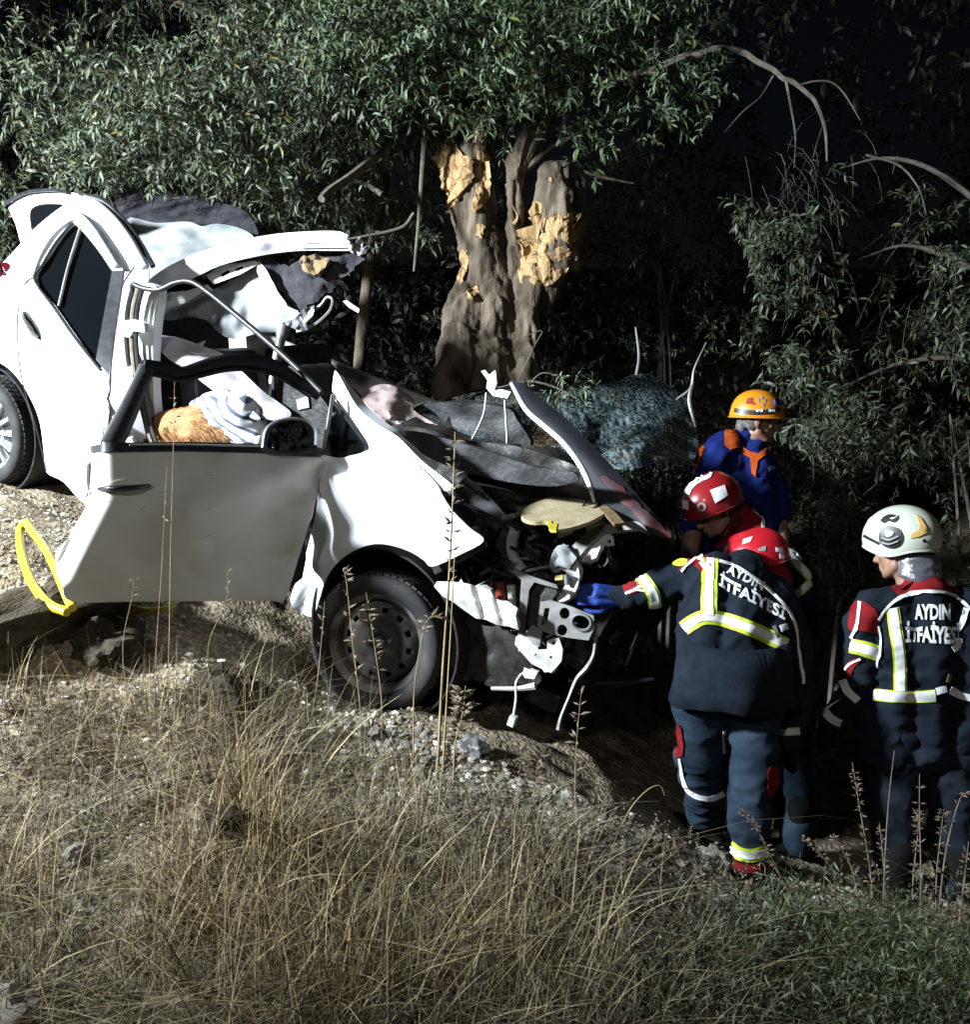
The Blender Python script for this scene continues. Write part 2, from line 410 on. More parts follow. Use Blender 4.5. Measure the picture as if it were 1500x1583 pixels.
# rear hatch with its dark glass, pushed up behind the roof corner
HT = plane3((20, 310, 5.75), (130, 300, 5.6), (40, 370, 5.72))
panel('tailgate', [(14, 317), (40, 300), (70, 297), (104, 297), (126, 304), (108, 318), (60, 372), (36, 380), (24, 346)], HT, M_paint, car,
      holes=[[(46, 330), (56, 318), (80, 315), (100, 319), (84, 338), (62, 362), (50, 362)]], thick=.03, res=8, crumple=.012)
panel('tailgate_glass', [(44, 330), (56, 315), (80, 312), (104, 318), (86, 340), (62, 366), (48, 364)], off(HT, -.02), M_glass, car, thick=.005, res=10)
tube('tailgate_edge', [HT(*q)+SIDE_N*.02 for q in [(12, 317), (26, 307), (52, 297), (86, 295), (108, 298)]], .010, M_black, car, 6)
panel('torn_roof_corner', [(120, 300), (124, 294), (134, 302), (150, 300), (168, 310), (184, 328), (190, 342), (180, 344), (160, 324), (140, 316)], plane3((120, 300, 5.4), (190, 340, 5.3), (150, 300, 5.6)), M_greymetal, car, thick=.004, res=7, smooth=False, crumple=.04, cscale=14)
# roof skin folded back on the far side
RF = plane3((210, 350, 6.1), (390, 350, 6.0), (250, 450, 5.6))
panel('roof_skin', [(196, 340), (240, 345), (290, 343), (312, 350), (335, 346), (368, 352), (390, 364), (385, 372), (330, 395), (280, 420), (235, 436), (226, 410)], off(RF, .1), M_head, car, thick=.006, res=9, crumple=.05, cscale=5)
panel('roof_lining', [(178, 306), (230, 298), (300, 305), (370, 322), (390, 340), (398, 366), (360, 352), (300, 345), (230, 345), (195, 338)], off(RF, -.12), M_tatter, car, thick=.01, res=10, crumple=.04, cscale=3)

# cut roof rail bent up over the cabin
RR = plane3((225, 440, 5.2), (540, 375, 4.85), (380, 480, 5.05))
def rr_b(u, v):
    return .05*gauss(seg_d(u, v, (225, 432), (400, 372)), 20)+.04*gauss(seg_d(u, v, (400, 372), (545, 372)), 18)
panel('cut_roof_rail', [(224, 440), (260, 412), (320, 386), (400, 366), (460, 359), (524, 358), (536, 370), (545, 386), (520, 388), (460, 388), (400, 396), (340, 411), (290, 434), (240, 446)], off(RR, rr_b), M_paint, car, thick=.02, res=7)
for a, b, c in (((470, 366), (530, 364), (538, 367)), ((470, 374), (530, 373), (541, 376)), ((465, 382), (530, 381), (544, 384))):
    tube('rail_flange', [off(RR, rr_b)(*q)+(CAM-RR(*q)).normalized()*.006 for q in (a, b, c)], .008, M_paint, car, 6)
panel('torn_rail_end', [(536, 372), (548, 380), (556, 366), (562, 368), (560, 384), (570, 380), (566, 392), (552, 396), (540, 388)], off(RR, .02), M_greymetal, car, thick=.006, res=5, smooth=False, crumple=.05, cscale=20)
# inner rail with pressed slots
panel('inner_rail', [(318, 426), (340, 412), (395, 403), (400, 408), (372, 424), (330, 440)], off(RR, -.05), M_whitepl, car, thick=.008, res=6, smooth=False,
      holes=[[(340, 424), (352, 417), (356, 421), (344, 429)], [(362, 416), (374, 411), (377, 415), (366, 420)]])
panel('inner_rail_bracket', [(222, 470), (240, 462), (236, 478), (252, 470), (300, 446), (318, 448), (290, 466), (256, 484), (224, 500), (222, 490), (236, 482)], off(RR, .02), M_whitepl, car, thick=.008, res=6, smooth=False, crumple=.015)
panel('inner_rail_plate', [(246, 468), (262, 452), (290, 450), (320, 440), (330, 448), (296, 466), (268, 480)], off(RR, -.04), M_whitepl, car, thick=.006, res=6, smooth=False, crumple=.03, cscale=15)
# crumpled headliner hanging below the rail
HL = plane3((240, 470, 5.35), (465, 480, 5.0), (360, 520, 5.15))
panel('hanging_headliner', [(238, 486), (280, 470), (330, 448), (370, 428), (402, 412), (416, 436), (436, 462), (456, 480), (466, 492), (452, 504), (434, 512), (398, 516), (360, 524), (336, 512), (320, 496), (290, 490), (262, 496)], HL, M_head, car, thick=.006, res=6, crumple=.09, cscale=4)
panel('headliner_frame', [(400, 402), (412, 416), (430, 450), (446, 474), (462, 482), (470, 496), (480, 488), (470, 512), (460, 514), (452, 496), (430, 470), (408, 440), (398, 420)], off(HL, .05), M_whitepl, car, thick=.01, res=6, smooth=False, crumple=.02, cscale=18)
panel('torn_wire_bracket', [(436, 500), (456, 492), (470, 478), (486, 472), (484, 488), (472, 500), (476, 510), (462, 512), (450, 506)], off(HL, .08), M_steel, car, thick=.004, res=5, smooth=False, crumple=.05, cscale=22)
TT = plane3((430, 470, 5.05), (570, 385, 4.8), (500, 480, 4.95))
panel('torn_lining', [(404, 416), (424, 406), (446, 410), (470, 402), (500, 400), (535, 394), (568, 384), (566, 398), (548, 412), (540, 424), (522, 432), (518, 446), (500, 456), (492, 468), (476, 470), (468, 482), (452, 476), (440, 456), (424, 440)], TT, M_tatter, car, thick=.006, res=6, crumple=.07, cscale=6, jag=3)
panel('foam_scrap', [(464, 402), (480, 394), (508, 400), (504, 414), (488, 424), (470, 420)], off(TT, .05), M_brown, car, thick=.02, res=6, crumple=.05, cscale=18, jag=2)
tube('wire_loop', [TT(*q)+Vector((0, -.04, 0)) for q in [(470, 512), (494, 498), (512, 480), (516, 464), (508, 460), (498, 472), (480, 486)]], .008, M_greymetal, car, 6)
panel('metal_scrap', [(530, 466), (536, 464), (556, 478), (554, 484), (540, 476)], off(TT, .05), M_greymetal, car, thick=.004, res=5, smooth=False)
# B-pillar with seals, seat belt and inner trim
BP = side(-.10)
panel('pillar_post', [(212, 442), (232, 440), (246, 452), (240, 500), (236, 560), (240, 640), (252, 690), (226, 690), (212, 640), (204, 560), (204, 490)], BP, M_paint, car, thick=.05, res=9)
for k, (dx, mt, rad) in enumerate(((0, M_black, .014), (8, M_strap, .012), (15, M_black, .011))):
    tube('door_seal' if mt is M_black else 'seat_belt', [side(-.03)(u+dx, v) for u, v in [(206, 446), (198, 480), (196, 530), (203, 590), (216, 650), (230, 692)]], rad, mt, car, 7)
panel('pillar_trim_cap', [(183, 504), (190, 496), (208, 494), (222, 500), (224, 514), (206, 512), (200, 522), (188, 520)], side(-.01), M_whitepl, car, thick=.03, res=6, smooth=False, crumple=.012)
tube('loose_door_seal', [side(o)(u, v) for u, v, o in [(206, 452, -.03), (206, 440, -.02), (222, 446, -.02), (246, 448, -.03), (272, 437, -.05), (296, 436, -.06), (322, 452, -.06), (352, 476, -.06), (400, 516, -.05), (448, 558, -.04), (497, 606, -.03)]], .013, M_black, car, 8)

# front door, swung open towards the lens
hinge_d = (S0(495, 760)-CAM).dot(Vector((0, CT, -ST)))
DP = plane3((495, 700, hinge_d+.0), (495, 930, hinge_d-.02), (140, 760, hinge_d-.54))
def door_b(u, v):
    o = .05*gauss((v-800)/1., 150)                                           # body-side curve
    tri = lambda x, w: max(0, 1-x/w)**1.3
    o += -.040*tri(seg_d(u, v, (497, 745), (330, 842)), 44)                  # creases running back from the hinge
    o += .03*gauss(seg_d(u, v, (495, 712), (300, 790)), 32)
    o += .05*tri(seg_d(u, v, (490, 790), (420, 925)), 60)
    o += -.022*tri(seg_d(u, v, (470, 850), (300, 890)), 40)
    o += .03*gauss(seg_d(u, v, (495, 850), (455, 930)), 26)
    e = seg_d(u, v, (140, 700), (142, 760)); e2 = min(seg_d(u, v, (138, 690), (140, 765)), seg_d(u, v, (140, 765), (112, 822)), seg_d(u, v, (112, 822), (84, 880)))
    o += -.11*gauss(e2, 16)                                                   # rear edge rolls away
    return o + .006*noise.noise(Vector((u*.012, v*.012, 0)))
DS = off(DP, door_b)
door = panel('front_door', [(142, 693), (200, 694), (300, 695), (400, 698), (496, 706), (494, 740), (488, 775), (478, 810), (462, 862), (440, 927), (420, 929), (330, 929), (200, 930), (112, 930), (96, 905), (87, 872), (108, 826), (132, 785), (139, 750), (141, 720)], DS, M_door, car, thick=.035, res=6)
door['label'] = 'dented front door swung open towards the viewer'
panel('handle_recess', [(150, 760), (166, 748), (190, 742), (215, 742), (234, 750), (232, 760), (214, 770), (184, 776), (160, 772)], off(DS, .004), M_door, door, thick=.004, res=7)
tube('door_handle', [DS(*q)+(CAM-DS(*q)).normalized()*o for q, o in (((153, 756), .012), ((172, 755), .04), ((205, 754), .04), ((232, 751), .012))], [.008, .013, .013, .008], M_black, door, 8)
panel('door_sill_trim', [(140, 690), (165, 684), (300, 683), (400, 686), (497, 692), (497, 706), (400, 700), (280, 697), (140, 699)], off(DS, .012), M_black, door, thick=.02, res=8, smooth=False)
tube('chrome_strip', [DS(*q)+(CAM-DS(*q)).normalized()*.034 for q in [(200, 688), (280, 687.5), (345, 689), (404, 690)]], .005, M_steel, door, 5)
DW = off(DP, -.03)
tube('window_frame_post', [DW(172, 688), DW(196, 640), DW(216, 596), DW(228, 568)], [.045, .04, .034, .034], M_black, door, 8, flat=.5, up=DP.n.cross(Vector((0, 0, 1))))
tube('window_frame_rail', [DW(*q) for q in [(222, 566), (250, 572), (280, 578), (316, 568), (352, 560), (390, 560), (424, 568), (456, 588), (478, 604), (492, 616)]], [.03, .034, .03, .034, .036, .036, .034, .03, .022, .012], M_hood, door, 8, flat=.55, up=(0, -.2, 1))
tube('window_rail_seal', [DW(*q)+(CAM-DW(*q)).normalized()*.012 for q in [(222, 576), (250, 582), (280, 588), (316, 580), (352, 572), (390, 572), (424, 580), (456, 598), (480, 614)]], .009, M_black, door, 6)
# door mirror
MR = plane3((415, 670, hinge_d-.20), (490, 665, hinge_d-.12), (450, 700, hinge_d-.17))
mirror = panel('door_mirror', [(404, 692), (408, 668), (420, 652), (446, 645), (472, 648), (488, 662), (490, 686), (484, 698), (440, 702), (416, 700)], off(MR, .01), M_black, door, thick=.11, res=8)
panel('mirror_glass', [(414, 690), (418, 668), (430, 656), (452, 650), (472, 655), (480, 670), (480, 690), (450, 697), (428, 696)], off(MR, .022), M_mirror, mirror, thick=.004, res=8, crumple=.012, cscale=20)
tube('mirror_rim', [off(MR, .022)(*q) for q in [(406, 692), (410, 668), (422, 654), (448, 647), (472, 650), (487, 664), (488, 688)]], .006, M_steel, mirror, 6)
# scrapes in the door skin and the pressed waist line
rs_ = random.Random(12)
for k in range(10):
    u_, v_ = rs_.uniform(160, 470), rs_.uniform(715, 915); a_ = rs_.gauss(-.3, .7); l_ = rs_.choice([5, 7, 9, 14, 34])
    pp = [(u_+l_*t*math.cos(a_), v_+l_*t*math.sin(a_)+rs_.uniform(-1, 1)) for t in (0, .35, .7, 1)]
    if all(inside([(150, 700), (490, 712), (430, 920), (110, 920)], *q) for q in pp): tube('scratch', [DS(*q)+(CAM-DS(*q)).normalized()*.0002 for q in pp], [.0002, .0010, .0008, .0002], rs_.choice([M_greymetal, M_greymetal, M_steel]), door, 4, 3)
# inner face of the door: lining and speaker
panel('door_lining', [(150, 702), (300, 700), (480, 712), (470, 800), (440, 915), (130, 915), (110, 870), (140, 790)], off(DP, -.10), M_seat, door, thick=.05, res=20)

# A-pillar, quarter glass and front wing
def wing_b(u, v):
    o = .06*gauss(seg_d(u, v, (500, 740), (720, 835)), 70)
    arch = math.hypot(u-582, (v-975)*1.0); o += .05*gauss(arch-140, 18)
    o += -.05*gauss(seg_d(u, v, (516, 706), (548, 730)), 14)
    o += -.03*gauss(seg_d(u, v, (500, 720), (508, 860)), 9)
    return o
WS = side(lambda u, v: wing_b(u, v)-.02-.05*max(0, min(1, (512-u)/40))*max(0, min(1, (v-760)/100)))
wing = panel('front_wing', [(497, 706), (528, 708), (560, 700), (590, 690), (640, 716), (672, 745), (684, 766), (700, 790), (726, 816), (748, 836), (710, 858), (669, 876), (655, 866), (636, 854), (608, 844), (580, 841), (552, 849), (524, 868), (504, 895), (494, 925), (484, 952), (466, 948), (452, 938), (450, 920), (466, 880), (480, 830), (490, 780), (495, 740)], WS, M_paint, car, thick=.012, res=8)
pillar = panel('windscreen_pillar', [(517, 576), (524, 580), (552, 628), (584, 656), (616, 676), (652, 712), (700, 750), (699, 757), (680, 756), (640, 722), (600, 700), (566, 704), (566, 688), (542, 656), (524, 630), (514, 612)], side(lambda u, v: -.03-.0004*(760-v)+.03*gauss(seg_d(u, v, (520, 590), (690, 750)), 20)), M_paint, car, thick=.05, res=8)
panel('quarter_glass', [(514, 622), (526, 634), (544, 660), (566, 690), (558, 704), (530, 707), (498, 707), (500, 690), (508, 650)], side(-.07), M_glass, car, thick=.006, res=9)
tube('quarter_glass_seal', [side(-.055)(*q) for q in [(512, 616), (528, 636), (546, 660), (567, 690), (560, 704)]], .008, M_black, car, 6)
tube('glass_run_strip', [side(-.01)(*q) for q in [(514, 610), (510, 640), (505, 670), (497, 706)]], [.006, .009, .009, .005], M_greymetal, car, 6)
panel('wing_edge_seal', [(668, 878), (748, 838), (752, 846), (700, 876), (672, 888)], side(.0), M_black, car, thick=.02, res=7, smooth=False)
# wheel arch liner
WC = S0(582, 985)+SIDE_N*-.16
AX = SIDE_N
lathe('wheel_arch_liner', [(.39, .12), (.40, .12), (.40, -.22), (.05, -.26), (.05, -.25), (.39, -.21)], frame_mtx(WC, AX), M_black, car, 48)

def wheel(name, c, ax, r, rim_m, kind):
    t = frame_mtx(c, ax, CUP)
    w = lathe('tyre', [(r*.70, .06), (r*.74, .085), (r*.82, .10), (r*.93, .098), (r*.985, .085), (r, .06), (r, .0), (r, -.06), (r*.985, -.085), (r*.9, -.1), (r*.72, -.09), (r*.68, -.06)], t, M_rubber, None, 64, 45)
    w.name = name; w.parent = car; w.matrix_parent_inverse = car.matrix_world.inverted()
    # tread blocks
    bm = bmesh.new()
    for k in range(56):
        a = 2*math.pi*k/56
        for z in (-.055, -.02, .02, .055):
            q = t @ Vector((math.cos(a+z*.8)*r*1.004, math.sin(a+z*.8)*r*1.004, z))
            nrm = (t.to_3x3() @ Vector((math.cos(a+z*.8), math.sin(a+z*.8), 0)))
            mm = frame_mtx((0, 0, 0), nrm, t.to_3x3() @ Vector((0, 0, 1))).to_3x3()
            box_bm(bm, q, (.026, r*.085, .012), mm)
    bm_obj('tread', bm, M_rubber, w, False)
    lathe('rim', [(r*.71, .075), (r*.725, .078), (r*.72, .06), (r*.66, .05), (r*.64, .0), (r*.62, -.06), (r*.60, -.06), (r*.62, .0), (r*.64, .055)], t, rim_m, w, 56, 40)
    if kind == 'steel':
        # dished disc with vent holes
        V = []; F = []; seg = 96; prof = [(.62, .012), (.57, .022), (.52, .038), (.44, .046), (.34, .030), (.28, .022), (.18, .024), (.10, .03)]
        for rr, h in prof:
            for k in range(seg):
                a = 2*math.pi*k/seg; V.append(t @ Vector((rr*r*math.cos(a), rr*r*math.sin(a), h)))
        for i in range(len(prof)-1):
            for k in range(seg):
                if i in (2,) and (k % 8) in (0, 1, 2): continue
                F.append((i*seg+k, i*seg+(k+1) % seg, (i+1)*seg+(k+1) % seg, (i+1)*seg+k))
        d = mesh_obj('wheel_disc', V, F, rim_m, w, True, 50); s = d.modifiers.new('t', 'SOLIDIFY'); s.thickness = .004; s.offset = -1
        lathe('hub', [(0.001, .055), (.022, .055), (.026, .05), (.028, .02), (.001, .02)], t, M_steel, w, 20, 30, False)
        lathe('brake_drum', [(.001, -.03), (r*.6, -.03), (r*.6, -.1), (.001, -.1)], t, M_engine, w, 30, 30, False)
        for k in range(4):
            a = 2*math.pi*k/4+.5
            lathe('wheel_nut', [(.001, .05), (.008, .05), (.011, .046), (.011, .02), (.001, .02)], t @ Matrix.Translation((math.cos(a)*.055, math.sin(a)*.055, 0)), M_steel, w, 6, 20, False)
    else:
        lathe('hubcap', [(.001, .082), (r*.18, .082), (r*.22, .074), (r*.24, .05), (r*.66, .045), (r*.70, .07), (r*.73, .078), (r*.745, .07), (r*.70, .03), (.001, .03)], t, rim_m, w, 48, 30, False)
        for k in range(14):
            a = 2*math.pi*k/14; rot = t.to_3x3() @ Matrix.Rotation(a, 3, 'Z')
            box('hubcap_spoke', t @ (Matrix.Rotation(a, 3, 'Z') @ Vector((r*.45, 0, .062))), (r*.46, .022, .03), rim_m, w, rot, .006)
            box('hubcap_slot', t @ (Matrix.Rotation(a+math.pi/14, 3, 'Z') @ Vector((r*.5, 0, .048))), (r*.3, .026, .008), M_black, w, rot @ Matrix.Rotation(math.pi/14, 3, 'Z'), .002)
    return w
fax = (SIDE_N*.92 + (CAM-P(585, 992, 4.3)).normalized()*.55).normalized()
fw = wheel('front_wheel', P(583, 994, 4.30)-fax*.06, fax, .308, M_dust, 'steel')
rw = wheel('rear_wheel', P(-10, 665, 5.42)-SIDE_N*.04, SIDE_N, .30, M_hub, 'cap')
RWC = P(-16, 665, 5.42)
lathe('wheel_arch_liner', [(.355, -.02), (.365, -.02), (.37, -.28), (.05, -.3), (.05, -.29), (.36, -.27)], frame_mtx(RWC, SIDE_N), M_black, car, 40)

# floor pan, far flank and seats
cx = (P(583, 994, 4.3)+RWC)*.5
rot = Matrix((FWD, SIDE_N, CUP)).transposed()
box('floor_pan', cx-SIDE_N*.85+CUP*.02, (2.5, 1.45, .10), M_engine, car, rot, .02)
box('far_flank', cx-SIDE_N*1.62+CUP*.35-FWD*.2, (3.0, .06, .62), M_door, car, rot, .02)
for k, (f_, s_) in enumerate(((.15, -.5), (.15, -1.15), (-.72, -.8))):
    w_ = .5 if k < 2 else 1.25
    c0 = cx+FWD*f_+SIDE_N*s_+CUP*.28
    box('seat_cushion', c0, (.5, w_, .16), M_seat, car, rot, .05)
    box('seat_back', c0-FWD*.34+CUP*.26, (.14, w_*.95, .55), M_seat, car, rot @ Matrix.Rotation(R(-18), 3, 'Y'), .05)
box('boot_floor', cx-SIDE_N*.85-FWD*1.5+CUP*.2, (.7, 1.3, .3), M_engine, car, rot, .03)
# collapsed curtain airbag and its cover across the cabin
CB = plane3((215, 515, 4.98), (445, 640, 4.72), (300, 590, 4.8))
panel('curtain_airbag', [(210, 512), (244, 518), (276, 522), (310, 534), (346, 548), (372, 572), (408, 606), (447, 634), (446, 646), (426, 650), (398, 642), (366, 620), (330, 596), (296, 572), (262, 556), (236, 530)], off(CB, lambda u, v: .05*gauss(seg_d(u, v, (230, 520), (440, 640)), 18)), M_lilac, car, thick=.02, res=7, crumple=.02, cscale=9)
panel('airbag_flap', [(270, 520), (300, 534), (318, 526), (308, 544), (326, 548), (300, 546), (284, 540)], off(CB, .06), M_whitepl, car, thick=.004, res=6, smooth=False, crumple=.02)
panel('airbag_fold', [(300, 578), (346, 600), (392, 636), (402, 648), (380, 640), (340, 610)], off(CB, .045), M_lilac, car, thick=.01, res=6)
tube('steel_strut', [P(438, 506, 5.0), P(426, 565, 4.98), P(414, 640, 4.95)], [.028, .024, .024], M_steel, car, 12)
tube('strut_collar', [P(440, 502, 5.0), P(436, 520, 5.0)], .034, M_greymetal, car, 12)
# dash side, fuse box and steering side of the bulkhead
panel('dash_end', [(446, 566), (480, 600), (498, 616), (510, 640), (504, 700), (440, 702), (436, 640)], side(-.35), M_engine, car, thick=.3, res=12)
tube('headrest_frame', [P(*q) for q in [(424, 640, 4.9), (424, 580, 4.9), (436, 570, 4.9), (452, 590, 4.88), (450, 640, 4.85)]], .012, M_hood, car, 6)
panel('dash_sticker', [(458, 618), (476, 612), (478, 630), (460, 634)], side(-.338), M_head, car, thick=.003, res=8, smooth=False)
panel('seat_side_cover', [(358, 690), (392, 676), (420, 668), (420, 692)], side(-.16), M_whitepl, car, thick=.02, res=8, smooth=False)

# shattered windscreen and bulkhead
M_wind = bpy.data.materials.new('crazed_laminated_glass'); M_wind.use_nodes = True
def _wind(m):
    nt = m.node_tree; N = nt.nodes; L = nt.links; b = N['Principled BSDF']; tc = N.new('ShaderNodeTexCoord')
    v = N.new('ShaderNodeTexVoronoi'); v.feature = 'DISTANCE_TO_EDGE'; v.inputs['Scale'].default_value = 30
    nz = N.new('ShaderNodeTexNoise'); nz.inputs['Scale'].default_value = 7; nz.inputs['Detail'].default_value = 6
    st = N.new('ShaderNodeTexNoise'); st.inputs['Scale'].default_value = 9; mp = N.new('ShaderNodeMapping'); mp.inputs['Scale'].default_value = (6, 1, .35)
    L.new(tc.outputs['Object'], v.inputs['Vector']); L.new(tc.outputs['Object'], nz.inputs['Vector']); L.new(tc.outputs['Object'], mp.inputs[0]); L.new(mp.outputs[0], st.inputs['Vector'])
    r = N.new('ShaderNodeValToRGB'); r.color_ramp.elements[0].position = .0; r.color_ramp.elements[0].color = (.50, .63, .63, 1); r.color_ramp.elements[1].position = .065; r.color_ramp.elements[1].color = (.010, .018, .022, 1)
    L.new(v.outputs['Distance'], r.inputs[0])
    r2 = N.new('ShaderNodeValToRGB'); r2.color_ramp.elements[0].position = .45; r2.color_ramp.elements[0].color = (.010, .017, .021, 1); r2.color_ramp.elements[1].position = .75; r2.color_ramp.elements[1].color = (.30, .41, .41, 1)
    L.new(st.outputs[0], r2.inputs[0])
    mx = N.new('ShaderNodeMix'); mx.data_type = 'RGBA'
    rr = N.new('ShaderNodeValToRGB'); rr.color_ramp.elements[0].position = .45; rr.color_ramp.elements[1].position = .62
    L.new(nz.outputs[0], rr.inputs[0]); L.new(rr.outputs[0], mx.inputs[0]); L.new(r2.outputs[0], mx.inputs[6]); L.new(r.outputs[0], mx.inputs[7])
    L.new(mx.outputs[2], b.inputs['Base Color']); b.inputs['Roughness'].default_value = .13; b.inputs['Coat Weight'].default_value = .6; b.inputs['Alpha'].default_value = .9
    bp = N.new('ShaderNodeBump'); bp.inputs['Strength'].default_value = .6; bp.inputs['Distance'].default_value = .01; L.new(v.outputs['Distance'], bp.inputs['Height']); L.new(bp.outputs[0], b.inputs['Normal'])
_wind(M_wind)
GS = plane3((640, 640, 5.0), (1070, 690, 5.15), (850, 605, 5.7))
def glass_b(u, v):
    return .16*gauss(seg_d(u, v, (985, 600), (1010, 700)), 50)+.05*math.sin(u*.05+v*.03)
panel('shattered_windscreen', [(636, 648), (664, 628), (704, 612), (760, 602), (800, 600), (856, 604), (912, 598), (950, 590), (986, 577), (1016, 584), (1046, 604), (1066, 620), (1074, 650), (1080, 690), (1070, 712), (1030, 712), (980, 724), (930, 720), (880, 712), (820, 704), (760, 694), (700, 672)], off(GS, glass_b), M_wind, car, thick=.007, res=9, crumple=.06, cscale=6)
tube('windscreen_seal', [off(GS, glass_b)(*q)+Vector((0, -.02, .005)) for q in [(648, 640), (704, 612), (760, 602), (800, 600), (856, 604)]], .010, M_black, car, 6)
tube('wiper_arm', [P(1046, 618, 5.1), P(1068, 600, 5.1), P(1074, 570, 5.1), (P(1092, 530, 5.12))], [.008, .009, .007, .004], M_greymetal, car, 6)
tube('wiper_arm', [P(1072, 590, 5.1), P(1066, 620, 5.08), P(1076, 660, 5.05)], [.008, .011, .008], M_greymetal, car, 6)
tube('wiper_rod', [P(984, 580, 5.3), P(988, 550, 5.3), P(983, 506, 5.3)], [.008, .007, .005], M_greymetal, car, 6)
panel('burst_airbag', [(558, 612), (570, 600), (590, 594), (606, 596), (622, 604), (640, 616), (638, 632), (660, 648), (684, 662), (670, 668), (630, 658), (596, 650), (574, 632)], off(plane3((560, 610, 4.95), (690, 665, 4.8), (600, 600, 5.1)), lambda u, v: .12*gauss(math.hypot(u-600, v-616), 34)), M_pink, car, thick=.03, res=6, crumple=.06, cscale=9)
BK = side(-.28)
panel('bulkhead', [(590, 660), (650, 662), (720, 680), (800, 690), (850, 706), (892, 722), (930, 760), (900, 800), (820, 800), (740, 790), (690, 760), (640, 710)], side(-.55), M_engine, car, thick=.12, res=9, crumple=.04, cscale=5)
panel('scuttle_panel', [(612, 668), (680, 676), (760, 700), (830, 722), (886, 730), (890, 744), (850, 752), (780, 744), (716, 728), (660, 706)], side(-.33), M_scut, car, thick=.02, res=8, crumple=.022, cscale=5)
panel('dash_top', [(640, 630), (700, 622), (780, 630), (800, 650), (820, 690), (760, 690), (700, 668), (660, 656)], side(-.9), M_scut, car, thick=.05, res=8, crumple=.03, cscale=4)
tube('hanging_wire', [P(752, 608, 4.7), P(748, 640, 4.65), P(734, 672, 4.62), P(718, 698, 4.6)], .006, M_whitepl, car, 6)
tube('hanging_wire', [P(780, 606, 4.7), P(782, 640, 4.68), P(784, 676, 4.66), P(783, 710, 4.65)], .006, M_greymetal, car, 6)
panel('hinge_bracket', [(744, 574), (750, 572), (756, 580), (766, 572), (768, 592), (764, 604), (776, 602), (790, 606), (784, 616), (762, 612), (752, 600), (754, 588)], plane3((744, 574, 4.72), (790, 606, 4.6), (764, 612, 4.66)), M_whitepl, car, thick=.012, res=5, smooth=False)
# bonnet folded up on edge
HB = plane3((790, 592, 4.62), (1045, 832, 4.05), (905, 770, 4.22))
def hood_b(u, v): return .05*gauss(seg_d(u, v, (800, 600), (1000, 800)), 22)+.02*noise.noise(Vector((u*.02, v*.02, 3)))
bon = panel('bonnet', [(788, 590), (804, 592), (830, 612), (868, 640), (904, 676), (948, 722), (990, 770), (1022, 806), (1046, 832), (1010, 824), (968, 806), (934, 790), (920, 778), (908, 742), (890, 710), (868, 684), (836, 656), (810, 632)], off(HB, hood_b), M_hood, car, thick=.02, res=8)
tube('bonnet_edge', [off(HB, hood_b)(*q)+(CAM-HB(*q)).normalized()*.008 for q in [(790, 592), (812, 632), (838, 656), (868, 682), (892, 712), (908, 742), (919, 776)]], [.008, .012, .013, .013, .012, .012, .006], M_paint, bon, 7, flat=.6)
panel('scraped_edge', [(930, 738), (952, 744), (1000, 790), (1040, 830), (1010, 820), (976, 790)], off(HB, lambda u, v: hood_b(u, v)+.008), M_rust, bon, thick=.004, res=7, jag=2)
# beige lining board thrown up from the engine bay
BB = plane3((806, 795, 4.1), (950, 795, 4.05), (880, 757, 4.45))
brd = panel('lining_board', [(806, 794), (816, 782), (846, 770), (876, 760), (890, 757), (900, 764), (930, 786), (936, 792), (912, 806), (880, 816), (860, 818), (850, 816), (846, 806), (826, 806), (810, 802)], BB, M_beige, car, thick=.016, res=6)
panel('lining_fold', [(892, 758), (920, 770), (950, 790), (966, 808), (950, 810), (934, 792), (904, 768)], off(BB, .012), M_brown, car, thick=.012, res=6, smooth=False)
panel('lining_clip', [(846, 804), (852, 804), (854, 810), (862, 808), (860, 820), (850, 818)], off(BB, .012), M_yellow, car, thick=.01, res=4, smooth=False)
panel('lining_clip', [(882, 756), (886, 742), (890, 742), (892, 754), (896, 762), (886, 764)], off(BB, .012), M_yellow, car, thick=.008, res=4, smooth=False)

# engine bay: block, battery, filler neck, brackets, torn front panel
ec = P(790, 900, 4.45)
def lump(name, u, v, d, size, m, seed, parent=car, rotv=None):
    bm = bmesh.new(); box_bm(bm, (0, 0, 0), size, None, min(size)*.12); bmesh.ops.subdivide_edges(bm, edges=bm.edges, cuts=2, use_grid_fill=True)
    c = P(u, v, d); r_ = rot @ Euler(rotv or (0, 0, 0)).to_matrix()
    for q in bm.verts:
        w = q.co + Vector(noise.noise_vector(q.co*9+Vector((seed, seed*2, 0))))*min(size)*.10
        q.co = c + r_ @ w
    return bm_obj(name, bm, m, parent, True, 40)
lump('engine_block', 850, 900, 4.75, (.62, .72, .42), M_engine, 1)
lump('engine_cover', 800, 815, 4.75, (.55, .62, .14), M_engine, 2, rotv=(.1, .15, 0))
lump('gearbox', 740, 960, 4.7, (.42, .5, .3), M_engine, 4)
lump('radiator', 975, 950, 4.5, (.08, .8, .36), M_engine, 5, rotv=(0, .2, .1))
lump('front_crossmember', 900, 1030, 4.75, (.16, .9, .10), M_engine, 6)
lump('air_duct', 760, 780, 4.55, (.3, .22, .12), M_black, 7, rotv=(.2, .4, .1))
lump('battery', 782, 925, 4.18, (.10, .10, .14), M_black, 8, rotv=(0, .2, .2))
tube('red_capacitor', [P(772, 900, 4.12), P(776, 936, 4.12)], .022, M_redpart, car, 10)
tube('metal_capacitor', [P(790, 904, 4.12), P(792, 938, 4.12)], .020, M_whitepl, car, 10)
tube('relay_body', [P(806, 906, 4.14), P(806, 946, 4.14)], .020, M_black, car, 10)
